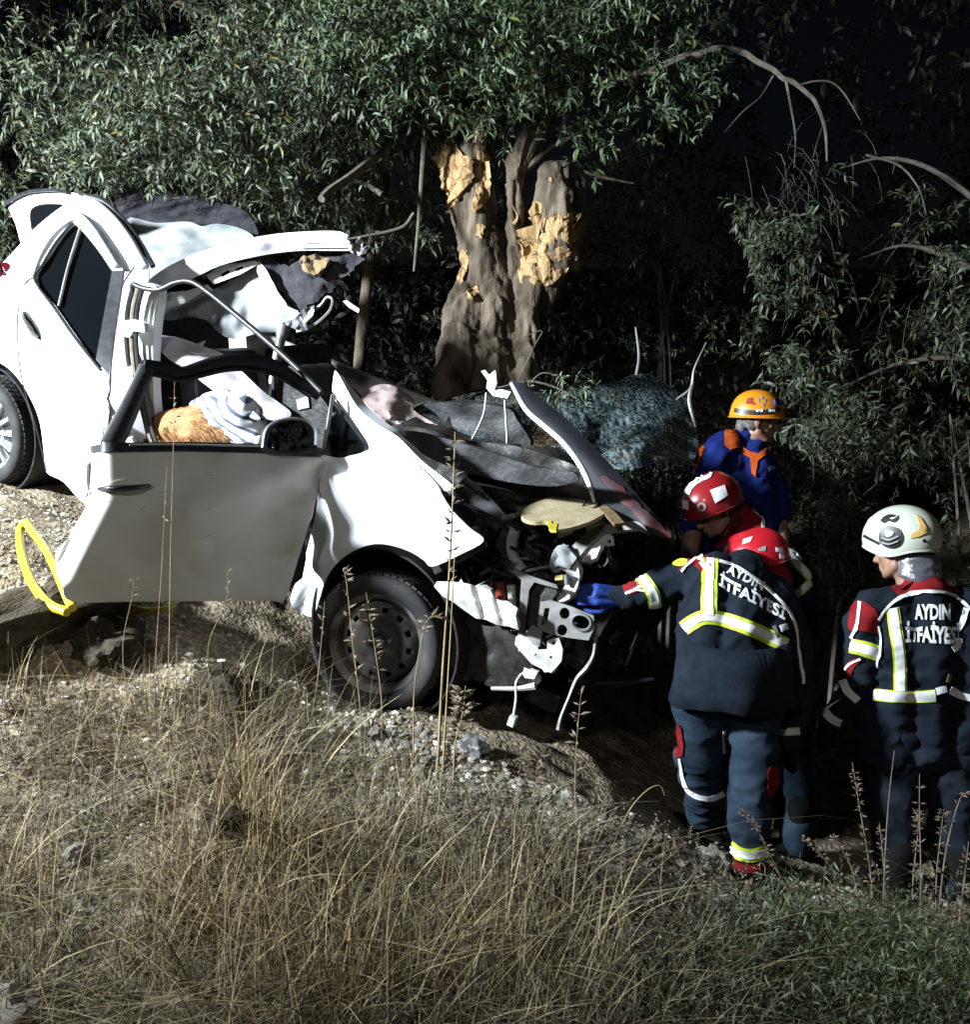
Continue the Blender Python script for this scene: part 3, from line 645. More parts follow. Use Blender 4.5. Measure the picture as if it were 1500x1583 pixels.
tube('filler_neck', [P(799, 812, 4.3), P(792, 838, 4.3), P(795, 862, 4.28), P(808, 884, 4.25)], [.026, .026, .024, .030], M_whitepl, car, 12)
tube('filler_rim', [P(800, 808, 4.3), P(798, 818, 4.3)], .031, M_whitepl, car, 14)
ARM = plane3((880, 870, 4.1), (1000, 815, 4.0), (910, 830, 4.12))
panel('bent_bracket', [(878, 858), (890, 838), (906, 824), (930, 812), (960, 808), (984, 806), (996, 814), (1002, 824), (996, 822), (984, 818), (962, 820), (934, 824), (920, 834), (904, 850), (892, 868)], ARM, M_greymetal, car, thick=.02, res=5)
panel('bracket_web', [(900, 846), (924, 828), (944, 824), (930, 842), (922, 862), (908, 868), (890, 870), (892, 858)], off(ARM, -.02), M_whitepl, car, thick=.02, res=5, smooth=False, crumple=.02, cscale=18)
panel('bracket_tab', [(934, 830), (948, 828), (950, 842), (938, 844)], off(ARM, .01), M_whitepl, car, thick=.006, res=5, smooth=False, holes=[[(938, 834), (944, 833), (945, 839), (940, 840)]])
panel('resonator', [(908, 812), (920, 802), (934, 806), (936, 820), (920, 832), (908, 830)], off(ARM, -.01), M_whitepl, car, thick=.05, res=5)
LP = plane3((858, 846, 4.1), (900, 920, 4.0), (862, 920, 4.05))
panel('lamp_housing', [(860, 846), (872, 844), (882, 856), (892, 872), (896, 892), (890, 914), (880, 926), (864, 930), (860, 918), (872, 908), (878, 890), (868, 880), (856, 884), (850, 868)], LP, M_whitepl, car, thick=.03, res=5, crumple=.02, cscale=15)
panel('lamp_shard', [(856, 850), (872, 840), (892, 862), (880, 880), (864, 874), (852, 880)], off(LP, .035), M_head, car, thick=.008, res=5, smooth=False, crumple=.02, cscale=20)
panel('lamp_label', [(858, 890), (870, 888), (870, 896), (858, 897)], off(LP, .034), M_yellow, car, thick=.003, res=5, smooth=False)
tube('lamp_bulb', [P(876, 888, 4.02), P(878, 904, 4.02)], .014, M_steel, car, 10)
tube('bracket_bolt', [P(874, 918, 3.99), P(874, 919, 4.02)], .008, M_black, car, 8)
panel('headlamp_bar', [(671, 906), (676, 899), (700, 899), (722, 902), (744, 907), (758, 912), (764, 924), (776, 930), (786, 930), (800, 940), (797, 952), (802, 974), (786, 968), (768, 966), (752, 958), (736, 956), (716, 942), (700, 930), (684, 922)], side(lambda u, v: -.02+.03*gauss(seg_d(u, v, (680, 908), (796, 960)), 16)-.02*gauss(seg_d(u, v, (735, 905), (750, 955)), 5)-.015*gauss(seg_d(u, v, (768, 925), (780, 965)), 5)), M_whitepl, car, thick=.03, res=4, smooth=False, crumple=.008, cscale=12)
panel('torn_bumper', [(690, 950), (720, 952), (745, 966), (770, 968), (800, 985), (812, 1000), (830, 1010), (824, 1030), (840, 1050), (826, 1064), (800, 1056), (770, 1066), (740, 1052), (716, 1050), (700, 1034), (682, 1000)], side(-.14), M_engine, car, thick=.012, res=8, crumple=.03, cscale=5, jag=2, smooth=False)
RP = plane3((830, 930, 4.02), (918, 965, 3.92), (834, 990, 4.02))
def ell(cx_, cy_, a, b, t=0, n=12): return [(cx_+a*math.cos(2*math.pi*k/n)*math.cos(t)-b*math.sin(2*math.pi*k/n)*math.sin(t), cy_+a*math.cos(2*math.pi*k/n)*math.sin(t)+b*math.sin(2*math.pi*k/n)*math.cos(t)) for k in range(n)]
panel('front_panel_plate', [(836, 930), (852, 928), (884, 938), (918, 952), (919, 970), (910, 990), (880, 986), (850, 980), (830, 972)], RP, M_greymetal, car, thick=.012, res=5, smooth=False,
      holes=[[(842, 940), (850, 940), (846, 962), (836, 968)], ell(873, 948, 8, 9), ell(869, 974, 8, 9), ell(899, 962, 13, 10, .3)])
tube('plate_ring', [off(RP, .006)(*q) for q in ell(899, 962, 15, 12, .3)+[ell(899, 962, 15, 12, .3)[0]]], .006, M_steel, car, 6)
panel('radiator_frame', [(796, 880), (820, 890), (860, 904), (862, 910), (826, 900), (818, 912), (812, 960), (812, 990), (800, 990), (804, 930), (806, 896), (790, 884)], off(RP, .0), M_greymetal, car, thick=.012, res=5, smooth=False)
panel('radiator_core', [(814, 902), (860, 912), (850, 930), (836, 930), (828, 972), (814, 968)], off(RP, -.04), M_engine, car, thick=.03, res=7)
panel('bumper_bracket', [(798, 984), (812, 978), (830, 990), (832, 1004), (846, 1004), (846, 990), (864, 986), (870, 1004), (868, 1022), (858, 1034), (852, 1040), (838, 1034), (822, 1026), (806, 1008), (796, 996)], off(RP, .01), M_whitepl, car, thick=.014, res=5, smooth=False, crumple=.015, cscale=16, holes=[ell(828, 1012, 2.2, 2.2, n=8), ell(852, 1016, 2.2, 2.2, n=8), ell(856, 994, 3, 3, n=8)])
panel('bumper_strut', [(812, 980), (824, 966), (838, 976), (834, 1000), (824, 996)], off(RP, .02), M_greymetal, car, thick=.012, res=5, smooth=False)
panel('dangling_connector', [(806, 1040), (820, 1034), (832, 1038), (826, 1050), (812, 1048)], off(RP, .0), M_whitepl, car, thick=.02, res=4, smooth=False)
tube('under_rail', [P(760, 1064, 4.12), P(800, 1064, 4.08), P(828, 1060, 4.05)], [.008, .010, .016], M_whitepl, car, 6)
tube('under_rail', [P(880, 1052, 4.1), P(960, 1056, 4.1), P(1010, 1050, 4.12)], [.010, .012, .010], M_hood, car, 6)
tube('torn_wire', [P(*q) for q in [(806, 1042, 4.0), (798, 1056, 3.98), (798, 1080, 3.98), (794, 1108, 3.97)]], .006, M_whitepl, car, 6)
lump('wire_plug', 793, 1114, 3.97, (.03, .03, .045), M_whitepl, 3)
tube('torn_hose', [P(*q) for q in [(922, 984, 3.95), (918, 1012, 3.95), (908, 1032, 3.94), (892, 1050, 3.94), (880, 1078, 3.93), (868, 1108, 3.92), (864, 1128, 3.92)]], [.009, .008, .012, .010, .007, .008, .012], M_greymetal, car, 7)
for q in ([(742, 930, 4.1), (752, 950, 4.06), (770, 956, 4.06), (786, 952, 4.08)], [(790, 846, 4.2), (820, 860, 4.15), (836, 880, 4.15), (820, 894, 4.15)], [(744, 888, 4.15), (760, 880, 4.12), (786, 890, 4.1), (812, 884, 4.1)], [(824, 840, 4.25), (850, 850, 4.2), (842, 880, 4.15), (836, 896, 4.15)], [(700, 770, 4.5), (760, 800, 4.4), (800, 830, 4.4), (850, 830, 4.4)]):
    tube('engine_cable', [P(*w) for w in q], .009, M_black, car, 7)
rng = random.Random(5)
for k in range(26):
    u_, v_ = rng.uniform(730, 1000), rng.uniform(770, 1000); d_ = rng.uniform(4.15, 4.4)
    tube('engine_cable', [P(u_, v_, d_), P(u_+rng.uniform(-30, 30), v_+rng.uniform(-25, 25), d_-.04), P(u_+rng.uniform(-50, 50), v_+rng.uniform(-40, 40), d_-.02), P(u_+rng.uniform(-60, 60), v_+rng.uniform(-50, 50), d_+.08)], rng.uniform(.003, .008), rng.choice([M_black, M_black, M_greymetal, M_engine, M_hood]), car, 6)
for k in range(110):
    u_, v_ = rng.uniform(720, 1010), rng.uniform(790, 1030)
    lump('engine_fitting', u_, v_, rng.uniform(4.2, 4.45), (rng.uniform(.015, .07), rng.uniform(.015, .06), rng.uniform(.01, .045)), rng.choice([M_engine, M_engine, M_black, M_hood, M_greymetal]), k, rotv=(rng.uniform(-1, 1), rng.uniform(-1, 1), rng.uniform(-1, 1)))
tube('steering_rack', [P(700, 1000, 4.6), P(900, 1010, 5.0)], .03, M_engine, car, 8)
box('front_subframe', P(680, 985, 5.0), (.5, .9, .10), M_engine, car, rot, .02)

# ------------------------------------------------------------------ blended solids (tree trunks, bodies, clothes)
ICO = None
def _ico():
    global ICO
    if ICO is None:
        bm = bmesh.new(); bmesh.ops.create_icosphere(bm, subdivisions=2, radius=1)
        ICO = (np.array([v.co[:] for v in bm.verts]), np.array([[v.index for v in f.verts] for f in bm.faces])); bm.free()
    return ICO
def blob_mesh(chains, voxel=.015, smooth=6, extra=()):
    """one continuous skin round chains of (point, radius or (rx, ry, rz)[, 3x3 frame])"""
    iv, ifc = _ico(); VV = []; FF = []; n0 = 0
    for ch in chains:
        pts = []
        for i in range(len(ch)):
            p = Vector(ch[i][0]); r = np.array(ch[i][1] if isinstance(ch[i][1], (tuple, list)) else (ch[i][1],)*3, float); fr = ch[i][2] if len(ch[i]) > 2 else None
            if i+1 < len(ch):
                p2 = Vector(ch[i+1][0]); r2 = np.array(ch[i+1][1] if isinstance(ch[i+1][1], (tuple, list)) else (ch[i+1][1],)*3, float)
                k = max(1, int((p2-p).length/(min(r.min(), r2.min())*.45)))
                for j in range(k): pts.append((p.lerp(p2, j/k), r+(r2-r)*j/k, fr))
            else: pts.append((p, r, fr))
        for p, r, fr in pts:
            v = iv*r
            if fr is not None: v = v @ np.array(fr).T
            VV.append(v+np.array(p)); FF.append(ifc+n0); n0 += len(iv)
    V = np.concatenate(VV); F = np.concatenate(FF)
    me = bpy.data.meshes.new('solid'); me.from_pydata(V.tolist(), [], F.tolist())
    o = bpy.data.objects.new('solid', me); COL.objects.link(o)
    rm = o.modifiers.new('r', 'REMESH'); rm.mode = 'VOXEL'; rm.voxel_size = voxel
    if smooth:
        sm = o.modifiers.new('s', 'SMOOTH'); sm.factor = .5; sm.iterations = smooth
    dg = bpy.context.evaluated_depsgraph_get(); out = bpy.data.meshes.new_from_object(o.evaluated_get(dg))
    bpy.data.objects.remove(o); bpy.data.meshes.remove(me)
    return out
def blob(name, chains, m, parent=None, voxel=.015, smooth=6, disp=None):
    me = blob_mesh(chains, voxel, smooth); me.name = name
    if disp:
        nr = [v.normal.copy() for v in me.vertices]
        for v, n in zip(me.vertices, nr): v.co = v.co + n*disp(v.co)
    me.shade_smooth(); me.materials.clear(); me.materials.append(m)
    o = bpy.data.objects.new(name, me); return link(o, parent)
def surface_of(*objs):
    """BVH of world-space meshes, and a function that drops photo pixels onto it"""
    V = []; F = []
    for o in objs:
        k = len(V); V += [v.co.copy() for v in o.data.vertices]; F += [tuple(i+k for i in p.vertices) for p in o.data.polygons]
    t = BVHTree.FromPolygons(V, F)
    def f(u, v, lift=.006):
        d = (P(u, v, 1)-CAM).normalized(); h, n, i, dist = t.ray_cast(CAM, d)
        if h is None:
            q = CAM + d*4.0; h, n, i, dist = t.find_nearest(P(u, v, f.depth))
        if n.dot(d) > 0: n = -n
        return h + n*lift
    f.depth = 4.; f.tree = t
    return f

M_bark = mat('olive_bark', (.045, .034, .024), .95, 0, (.20, .158, .115), 7, bump=1., bscale=26, stretch=(1, 1, .3), spec=.1)
M_wood = mat('split_wood', (.52, .36, .185), .85, 0, (.28, .165, .07), 9, bump=.9, bscale=16, stretch=(2.2, 2.2, .3), spec=.15)
M_twig = mat('grey_twig_bark', (.16, .14, .11), .9, 0, (.09, .075, .06), 20)
def leaf_mat(name, front, front2, back):
    m = bpy.data.materials.new(name); m.use_nodes = True; nt = m.node_tree; N = nt.nodes; L = nt.links; b = N['Principled BSDF']
    g = N.new('ShaderNodeNewGeometry'); r = N.new('ShaderNodeValToRGB')
    e = r.color_ramp.elements; e[0].color = (*front, 1); e[1].color = (*front2, 1); e[1].position = .8
    x = e.new(.95); x.color = (front2[0]*1.9, front2[1]*1.35, front2[2]*.8, 1)
    L.new(g.outputs['Random Per Island'], r.inputs[0])
    mx = N.new('ShaderNodeMix'); mx.data_type = 'RGBA'; L.new(g.outputs['Backfacing'], mx.inputs[0]); L.new(r.outputs[0], mx.inputs[6]); mx.inputs[7].default_value = (*back, 1)
    L.new(mx.outputs[2], b.inputs['Base Color']); b.inputs['Roughness'].default_value = .5; b.inputs['Specular IOR Level'].default_value = .4
    return m
M_leafA = leaf_mat('olive_leaf', (.022, .048, .017), (.058, .092, .034), (.11, .14, .085))
M_leafB = leaf_mat('grey_olive_leaf', (.030, .048, .024), (.080, .102, .050), (.135, .155, .105))
M_leafC = leaf_mat('dim_olive_leaf', (.015, .025, .011), (.040, .052, .022), (.062, .075, .044))  # darkest olive leaf: the dimmer light at right is put into its colour

def in_poly(poly, rng):
    x0, x1 = min(p[0] for p in poly), max(p[0] for p in poly); y0, y1 = min(p[1] for p in poly), max(p[1] for p in poly)
    while True:
        u, v = rng.uniform(x0, x1), rng.uniform(y0, y1)
        if inside(poly, u, v): return u, v
def np_mesh(name, V, F, m, parent=None, smooth=True):
    me = bpy.data.meshes.new(name); V = np.ascontiguousarray(V, np.float32); F = np.ascontiguousarray(F, np.int32); k = F.shape[1]
    me.vertices.add(len(V)); me.vertices.foreach_set('co', V.ravel())
    me.loops.add(F.size); me.loops.foreach_set('vertex_index', F.ravel())
    me.polygons.add(len(F)); me.polygons.foreach_set('loop_start', np.arange(len(F), dtype=np.int32)*k)
    me.polygons.foreach_set('use_smooth', np.full(len(F), smooth)); me.update(calc_edges=True)
    o = bpy.data.objects.new(name, me); me.materials.append(m); return link(o, parent)
def _nrm(a): return a/(np.linalg.norm(a, axis=-1, keepdims=True)+1e-9)
def foliage(name, twigs, m, parent, seed, leaf=(.035, .095), per=(8, 13), width=.23, droop=.25, twig_m=None, bare=0.):
    """twigs: (start point, direction, length). Leaves stand in pairs along each twig."""
    rg = np.random.default_rng(seed); T = len(twigs)
    p = np.array([t[0][:] for t in twigs]); d = _nrm(np.array([tuple(t[1]) for t in twigs], float)); ln = np.array([t[2] for t in twigs])
    n = rg.integers(per[0], per[1], T); sd = _nrm(np.cross(d, rg.normal(size=(T, 3)))); path = [p.copy()]; VL = []
    for i in range(per[1]-1):
        act = i < n
        d = _nrm(d+np.array((0, 0, -droop*.16))+rg.normal(size=(T, 3))*.05); p = p+d*(ln/n)[:, None]*act[:, None]; path.append(p.copy())
        for s in (1, -1):
            ok = act & (rg.random(T) > .10+bare)
            q = p[ok]; dd = d[ok]; k = len(q)
            if not k: continue
            tip = (i == n[ok]-1)
            ax = _nrm(dd*np.where(tip, 1.2, .55)[:, None]+sd[ok]*s*np.where(tip, .3, .85)[:, None]+rg.normal(size=(k, 3))*.28)
            L_ = (rg.uniform(*leaf, k)*(1-.35*np.abs((i+1)/n[ok]-.5)))[:, None]; w = L_*width*rg.uniform(.8, 1.2, (k, 1))
            b = _nrm(np.cross(ax, rg.normal(size=(k, 3))*.6+np.array((0, 0, 1.)))); c = np.cross(b, ax); sag = c*L_*rg.uniform(-.12, .2, (k, 1))
            m1 = q+ax*L_*.35+sag; m2 = q+ax*L_*.7+sag*.9
            VL.append(np.stack([q, m1+b*w*.5+c*w*.15, m1, m1-b*w*.5+c*w*.15, m2+b*w*.42+c*w*.15, m2, m2-b*w*.42+c*w*.15, q+ax*L_-np.array((0, 0, 1))*L_*.12], 1))
        sd = _nrm(np.cross(d, sd))
    o = None
    if VL:
        V = np.concatenate(VL); K = len(V); f = np.array([(0, 2, 1), (0, 3, 2), (1, 2, 5), (1, 5, 4), (2, 3, 6), (2, 6, 5), (4, 5, 7), (5, 6, 7)])
        o = np_mesh(name, V.reshape(-1, 3), (f[None]+np.arange(K)[:, None, None]*8).reshape(-1, 3), m, parent)
    if twig_m:
        pp = np.stack(path[::3], 1); S_ = pp.shape[1]; ang = np.arange(3)*2.094; circ = np.stack([np.cos(ang), np.sin(ang), 0*ang], 1)
        rr = np.linspace(.0036, .0012, S_); V = pp[:, :, None]+circ[None, None]*rr[None, :, None, None]
        f = np.array([(s*3+a, s*3+(a+1) % 3, s*3+3+(a+1) % 3, s*3+3+a) for s in range(S_-1) for a in range(3)])
        t = np_mesh('twigs', V.reshape(-1, 3), (f[None]+np.arange(T)[:, None, None]*S_*3).reshape(-1, 4), twig_m, parent, False); t['kind'] = 'stuff'
        t['label'] = 'thin grey twigs inside the leaves'
    return o
def to_px(p):
    q = Vector(p)-CAM; dd = q.y*CT-q.z*ST; yy = q.y*ST+q.z*CT; return 750+1500*q.x/dd, 791.5-1500*yy/dd, dd
def near_ray(p, t, r=.26):
    e = (t-FLOOD); k = (p-FLOOD).dot(e)/e.length_squared
    return 0 < k < 1.02 and (p-FLOOD-e*k).length < r
def keep_clear(tw):
    out = []
    for p, dr, ln in tw:
        u, v, dd = to_px(Vector(p)+Vector(dr).normalized()*ln*.5)
        if dd < 6.8 and ((655 < u < 775 and 190 < v < 480) or (795 < u < 915 and 245 < v < 480)): continue
        if dd < 6.0 and u < 560 and v > 285: continue
        if any(near_ray(Vector(p), P(a, b, 6.6)) for a, b in ((700, 270), (745, 260), (850, 390), (850, 320), (730, 400))): continue
        if dd < 9 and noise.noise(Vector(p)*1.5+Vector((4, 7, 2)))+.5*noise.noise(Vector(p)*3.4) > .17: continue
        out.append((p, dr, ln))
    return out
def crown_twigs(polys, seed, clusters, per, drange, rad, ln=(.16, .34), spread=1.):
    """twig starts in loose sprays that fill a crown's volume; polys: outlines seen from the road"""
    rg = random.Random(seed); tw = []
    for k in range(clusters):
        poly = polys[k % len(polys)]; u, v = in_poly(poly, rg); d = rg.uniform(*drange)
        c = P(u, v, d); main = Vector((rg.gauss(0, 1), rg.gauss(-.3, .8), rg.gauss(.0, .7))).normalized()
        for j in range(per):
            q = c + Vector((rg.gauss(0, rad), rg.gauss(0, rad), rg.gauss(0, rad*.8)))
            dr = (main + Vector((rg.gauss(0, .6), rg.gauss(0, .6), rg.gauss(0, .5)))*spread)
            tw.append((q, dr, rg.uniform(*ln)))
    return keep_clear(tw)

# ---- broken olive tree behind the car
D = 6.75
def ch(pts, d=D): return [(P(u, v, d+(q[0] if q else 0)), r) for u, v, r, *q in pts]
tree = empty('olive_tree', P(750, 720, D), 'old olive tree with split trunk and bare yellow wood, struck behind the car', 'tree')
def bark(co):
    w = noise.noise(Vector((co.x*3, co.y*3, co.z*1.5)))*1.2
    g = noise.noise(Vector((co.x*8+w, co.y*8, co.z*1.6)))
    a = .055*(abs(g)**.6-.45) + noise.noise(Vector((co.x*19, co.y*19, co.z*6)))*.022 + noise.noise(co*3)*.035 + noise.noise(co*34)*.008
    return a
trunk = blob('trunk', [ch([(740, 770, .52), (745, 660, .40), (748, 580, .33), (752, 520, .25), (756, 460, .20)]),
    ch([(700, 600, .16, -.25), (716, 520, .15, -.15), (735, 440, .15)]), ch([(810, 600, .12, -.2), (818, 520, .11, -.1), (810, 450, .12)]),
    ch([(752, 470, .19), (748, 420, .175), (740, 370, .165), (733, 320, .16), (728, 275, .16), (722, 240, .13), (724, 215, .06)]),
    ch([(712, 300, .09), (698, 262, .08), (690, 236, .07)]), ch([(742, 280, .08), (748, 240, .06), (745, 205, .03)]),
    ch([(800, 480, .14), (798, 420, .10), (796, 350, .085), (792, 300, .08), (800, 255, .07)]),
    ch([(795, 510, .15), (828, 455, .155), (848, 410, .17), (858, 360, .175), (862, 310, .17), (858, 278, .13)]),
    ch([(880, 400, .10), (890, 360, .08), (896, 345, .04)])], M_bark, tree, .016, 3, bark)
tsurf = surface_of(trunk); tsurf.depth = D-.2
def wood(poly, lift=.012):
    def s(u, v):
        q = tsurf(u, v, lift); return q
    return panel('split_wood', poly, s, M_wood, tree, thick=.03, res=5, smooth=False, crumple=.035, cscale=13, jag=1.6, shade=False)
wood([(672, 251), (682, 236), (694, 226), (705, 220), (716, 238), (730, 254), (727, 284), (716, 300), (709, 312), (693, 318), (684, 290), (676, 270)])
wood([(673, 207), (681, 210), (684, 232), (680, 243), (676, 236)])
wood([(729, 212), (746, 193), (752, 207), (749, 232), (761, 251), (758, 275), (758, 303), (746, 318), (736, 328), (732, 316), (736, 297), (730, 279), (740, 254), (736, 226)])
wood([(816, 336), (839, 340), (860, 334), (884, 328), (888, 350), (900, 348), (896, 368), (884, 378), (880, 412), (868, 430), (848, 440), (829, 446), (806, 438), (800, 418), (808, 387), (808, 370)])
wood([(715, 387), (724, 387), (726, 406), (716, 424), (709, 436), (707, 427)]); wood([(736, 347), (749, 348), (746, 368), (736, 365)])
wood([(820, 305), (832, 312), (836, 330), (828, 336), (820, 325)]); wood([(848, 278), (856, 272), (858, 280), (850, 286)])
wood([(722, 452), (738, 440), (742, 452), (730, 462)])
# splinters standing off the break
rs = random.Random(3)
for k in range(16):
    u, v = rs.choice([(690, 232), (700, 226), (740, 200), (748, 205), (820, 342), (870, 338), (885, 350), (815, 385)])
    a = tsurf(u+rs.uniform(-8, 8), v+rs.uniform(-3, 12), .0); tube('splinter', [a, a+Vector((rs.uniform(-.03, .03), -.02, .05)), a+Vector((rs.uniform(-.06, .06), -.03, rs.uniform(.07, .14)))], [.012, .008, .001], M_wood, tree, 5)
def branch(par, pts, d0, m=M_bark, name='branch', seg=7):
    return tube(name, [P(u, v, d0+(q[0] if q else 0)) for u, v, r, *q in pts], [r for u, v, r, *q in pts], m, par, seg)
branch(tree, [(798, 262, .07), (808, 225, .055), (822, 180, .045), (838, 135, .036), (852, 80, .03), (862, 30, .026), (868, -60, .02)], D)
branch(tree, [(806, 262, .035), (826, 226, .03), (848, 190, .026), (868, 150, .022), (890, 110, .016), (900, 40, .012)], D)
branch(tree, [(812, 262, .022), (850, 232, .018), (892, 208, .014), (935, 182, .010), (960, 150, .007)], D)
branch(tree, [(720, 226, .08, .1), (722, 170, .075, .15), (718, 100, .07, .2), (716, 40, .065, .25), (722, -60, .05, .3)], D)
branch(tree, [(694, 240, .06), (676, 212, .05), (662, 192, .045), (652, 176, .04)], D)
branch(tree, [(840, 256, .02), (880, 260, .016), (930, 274, .012), (980, 284, .006)], D)
branch(tree, [(740, 200, .03), (752, 130, .024), (764, 60, .018), (770, -40, .012)], D)
branch(tree, [(1010, 110, .026), (1060, 88, .024), (1084, 84, .023), (1110, 76, .022), (1150, 82, .021), (1172, 96, .020), (1196, 108, .019), (1212, 122, .018), (1228, 128, .017), (1250, 146, .016), (1262, 160, .015), (1276, 200, .012), (1279, 250, .006)], D-.5, M_twig)
branch(tree, [(1215, 122, .010), (1222, 160, .008), (1230, 210, .006), (1228, 260, .003)], D-.5, M_twig)
branch(tree, [(1196, 118, .006), (1176, 150, .005), (1150, 172, .004), (1120, 205, .002)], D-.5, M_twig)
branch(tree, [(1236, 132, .007), (1262, 126, .006), (1286, 128, .006), (1306, 146, .005), (1330, 186, .002)], D-.5, M_twig)
branch(tree, [(820, 180, .03, .2), (900, 140, .03, .1), (960, 120, .028, -.2), (1020, 108, .026, -.5)], D)
C_A = [(480, -40), (1050, -40), (1062, 20), (1078, 80), (1070, 140), (1030, 175), (1000, 196), (940, 176), (900, 205), (850, 196), (800, 190), (770, 236), (740, 196), (700, 200), (660, 250), (640, 305), (600, 300), (560, 300), (500, 250)]
tw = crown_twigs([C_A], 11, 210, 8, (5.7, 7.6), .17)
tw += crown_twigs([[(690, 60), (800, 60), (810, 180), (770, 240), (700, 200)], [(620, 180), (690, 180), (690, 260), (640, 320), (590, 310)]], 12, 34, 7, (5.9, 6.4), .12)
tw += crown_twigs([[(740, 250), (790, 190), (820, 210), (796, 282), (760, 300)], [(880, 200), (920, 190), (930, 260), (890, 270)], [(1000, 170), (1040, 170), (1020, 212), (1004, 220)], [(600, 250), (660, 240), (660, 360), (610, 340)]], 13, 22, 4, (6.1, 6.5), .07, (.12, .22))
foliage('crown', tw, M_leafA, tree, 1, twig_m=M_twig)

# ---- second olive tree, leafy, behind the car's tail
treeb = empty('olive_tree', P(600, 700, 7.6), 'leafy grey-green olive tree spreading above the rear of the car', 'tree')
branch(treeb, [(548, 760, .05), (556, 560, .045), (570, 420, .04), (584, 340, .036), (596, 280, .034), (604, 215, .034), (616, 150, .04), (622, 80, .035), (632, 0, .03), (640, -80, .02)], 7.1, M_bark, 'trunk', 10)
branch(treeb, [(604, 215, .04), (590, 140, .035), (572, 80, .03), (552, 20, .026), (536, -40, .02)], 7.1)
branch(treeb, [(604, 205, .035, -.1), (582, 240, .034, -.5), (548, 270, .03, -.9), (512, 294, .026, -1.1), (497, 308, .024, -1.2)], 7.1, M_twig)
branch(treeb, [(600, 230, .03), (500, 180, .035), (380, 150, .03), (260, 120, .025), (120, 110, .015)], 7.2)
branch(treeb, [(600, 160, .03), (480, 90, .03), (340, 30, .025), (220, -20, .015)], 7.4)
branch(treeb, [(590, 300, .02), (560, 284, .014), (520, 282, .01), (495, 300, .005)], 6.6, M_twig)
branch(treeb, [(640, 330, .012), (620, 352, .01), (560, 366, .008), (520, 372, .004)], 6.6, M_twig)
branch(treeb, [(660, 150, .02), (648, 330, .012), (640, 420, .008)], 6.5, M_twig)
C_B = [(22, 150), (40, 110), (70, 80), (112, 50), (120, -40), (620, -40), (650, 60), (640, 200), (600, 250), (540, 285), (500, 295), (430, 280), (380, 270), (300, 270), (210, 262), (130, 262), (60, 258), (24, 240)]
tw = crown_twigs([C_B], 21, 300, 8, (6.1, 8.0), .17)
tw += crown_twigs([[(30, 130), (70, 110), (80, 250), (34, 240)], [(80, 130), (300, 60), (400, 190), (300, 250), (110, 240)], [(400, 60), (620, 60), (600, 220), (480, 240)]], 22, 84, 8, (5.9, 6.3), .14)
tw += crown_twigs([[(400, 290), (640, 280), (680, 340), (600, 380), (420, 340)], [(-60, 290), (10, 300), (10, 400), (-60, 420)], [(420, 270), (560, 280), (540, 320), (440, 310)]], 23, 42, 6, (6.5, 7.6), .14)
foliage('crown', tw, M_leafB, treeb, 2, twig_m=M_twig)

# ---- third olive tree on the right with drooping, partly bare sprays
treec = empty('olive_tree', P(1640, 800, 6.6), 'olive tree with drooping pale sprays over the white-helmeted firefighter', 'tree')
branch(treec, [(1660, 900, .16), (1640, 700, .13), (1620, 520, .11), (1600, 400, .09), (1570, 300, .07), (1530, 220, .05)], 6.4, M_bark, 'trunk', 10)
branch(treec, [(1600, 400, .03), (1520, 320, .022), (1440, 262, .016), (1370, 245, .011), (1300, 260, .005)], 6.2, M_twig)
branch(treec, [(1620, 520, .03), (1540, 440, .022), (1470, 400, .016), (1400, 380, .011), (1330, 400, .005)], 6.1, M_twig)
branch(treec, [(1340, 240, .008), (1390, 256, .007), (1420, 290, .006), (1432, 330, .003)], 6.0, M_twig)
branch(treec, [(1630, 620, .03), (1520, 560, .02), (1400, 560, .014), (1300, 600, .005)], 6.3, M_twig)
tw = crown_twigs([[(1400, 250), (1520, 225), (1560, 540), (1460, 560), (1400, 520), (1380, 420)], [(1260, 400), (1460, 360), (1540, 470), (1480, 560), (1400, 520), (1300, 480)]], 31, 40, 5, (5.5, 7.2), .13, (.16, .3))
tw += crown_twigs([[(1220, 500), (1330, 520), (1420, 600), (1440, 700), (1340, 770), (1240, 680), (1200, 600)]], 32, 26, 5, (5.6, 7.0), .12, (.14, .28))
tw += crown_twigs([[(1170, 290), (1200, 290), (1190, 390), (1150, 370)], [(1180, 380), (1260, 400), (1260, 470), (1200, 440)], [(1200, 300), (1320, 280), (1400, 420), (1260, 420)]], 33, 26, 4, (5.7, 6.3), .09, (.1, .22))
foliage('crown', tw, M_leafC, treec, 3, droop=.8, twig_m=M_twig)
tw = crown_twigs([[(1190, 240), (1330, 230), (1420, 330), (1400, 470), (1260, 440), (1200, 380)]], 34, 30, 6, (5.6, 6.4), .14, (.2, .4))
foliage('bare_spray', tw, M_leafC, treec, 4, droop=1.0, bare=.86, twig_m=M_twig)['kind'] = 'stuff'

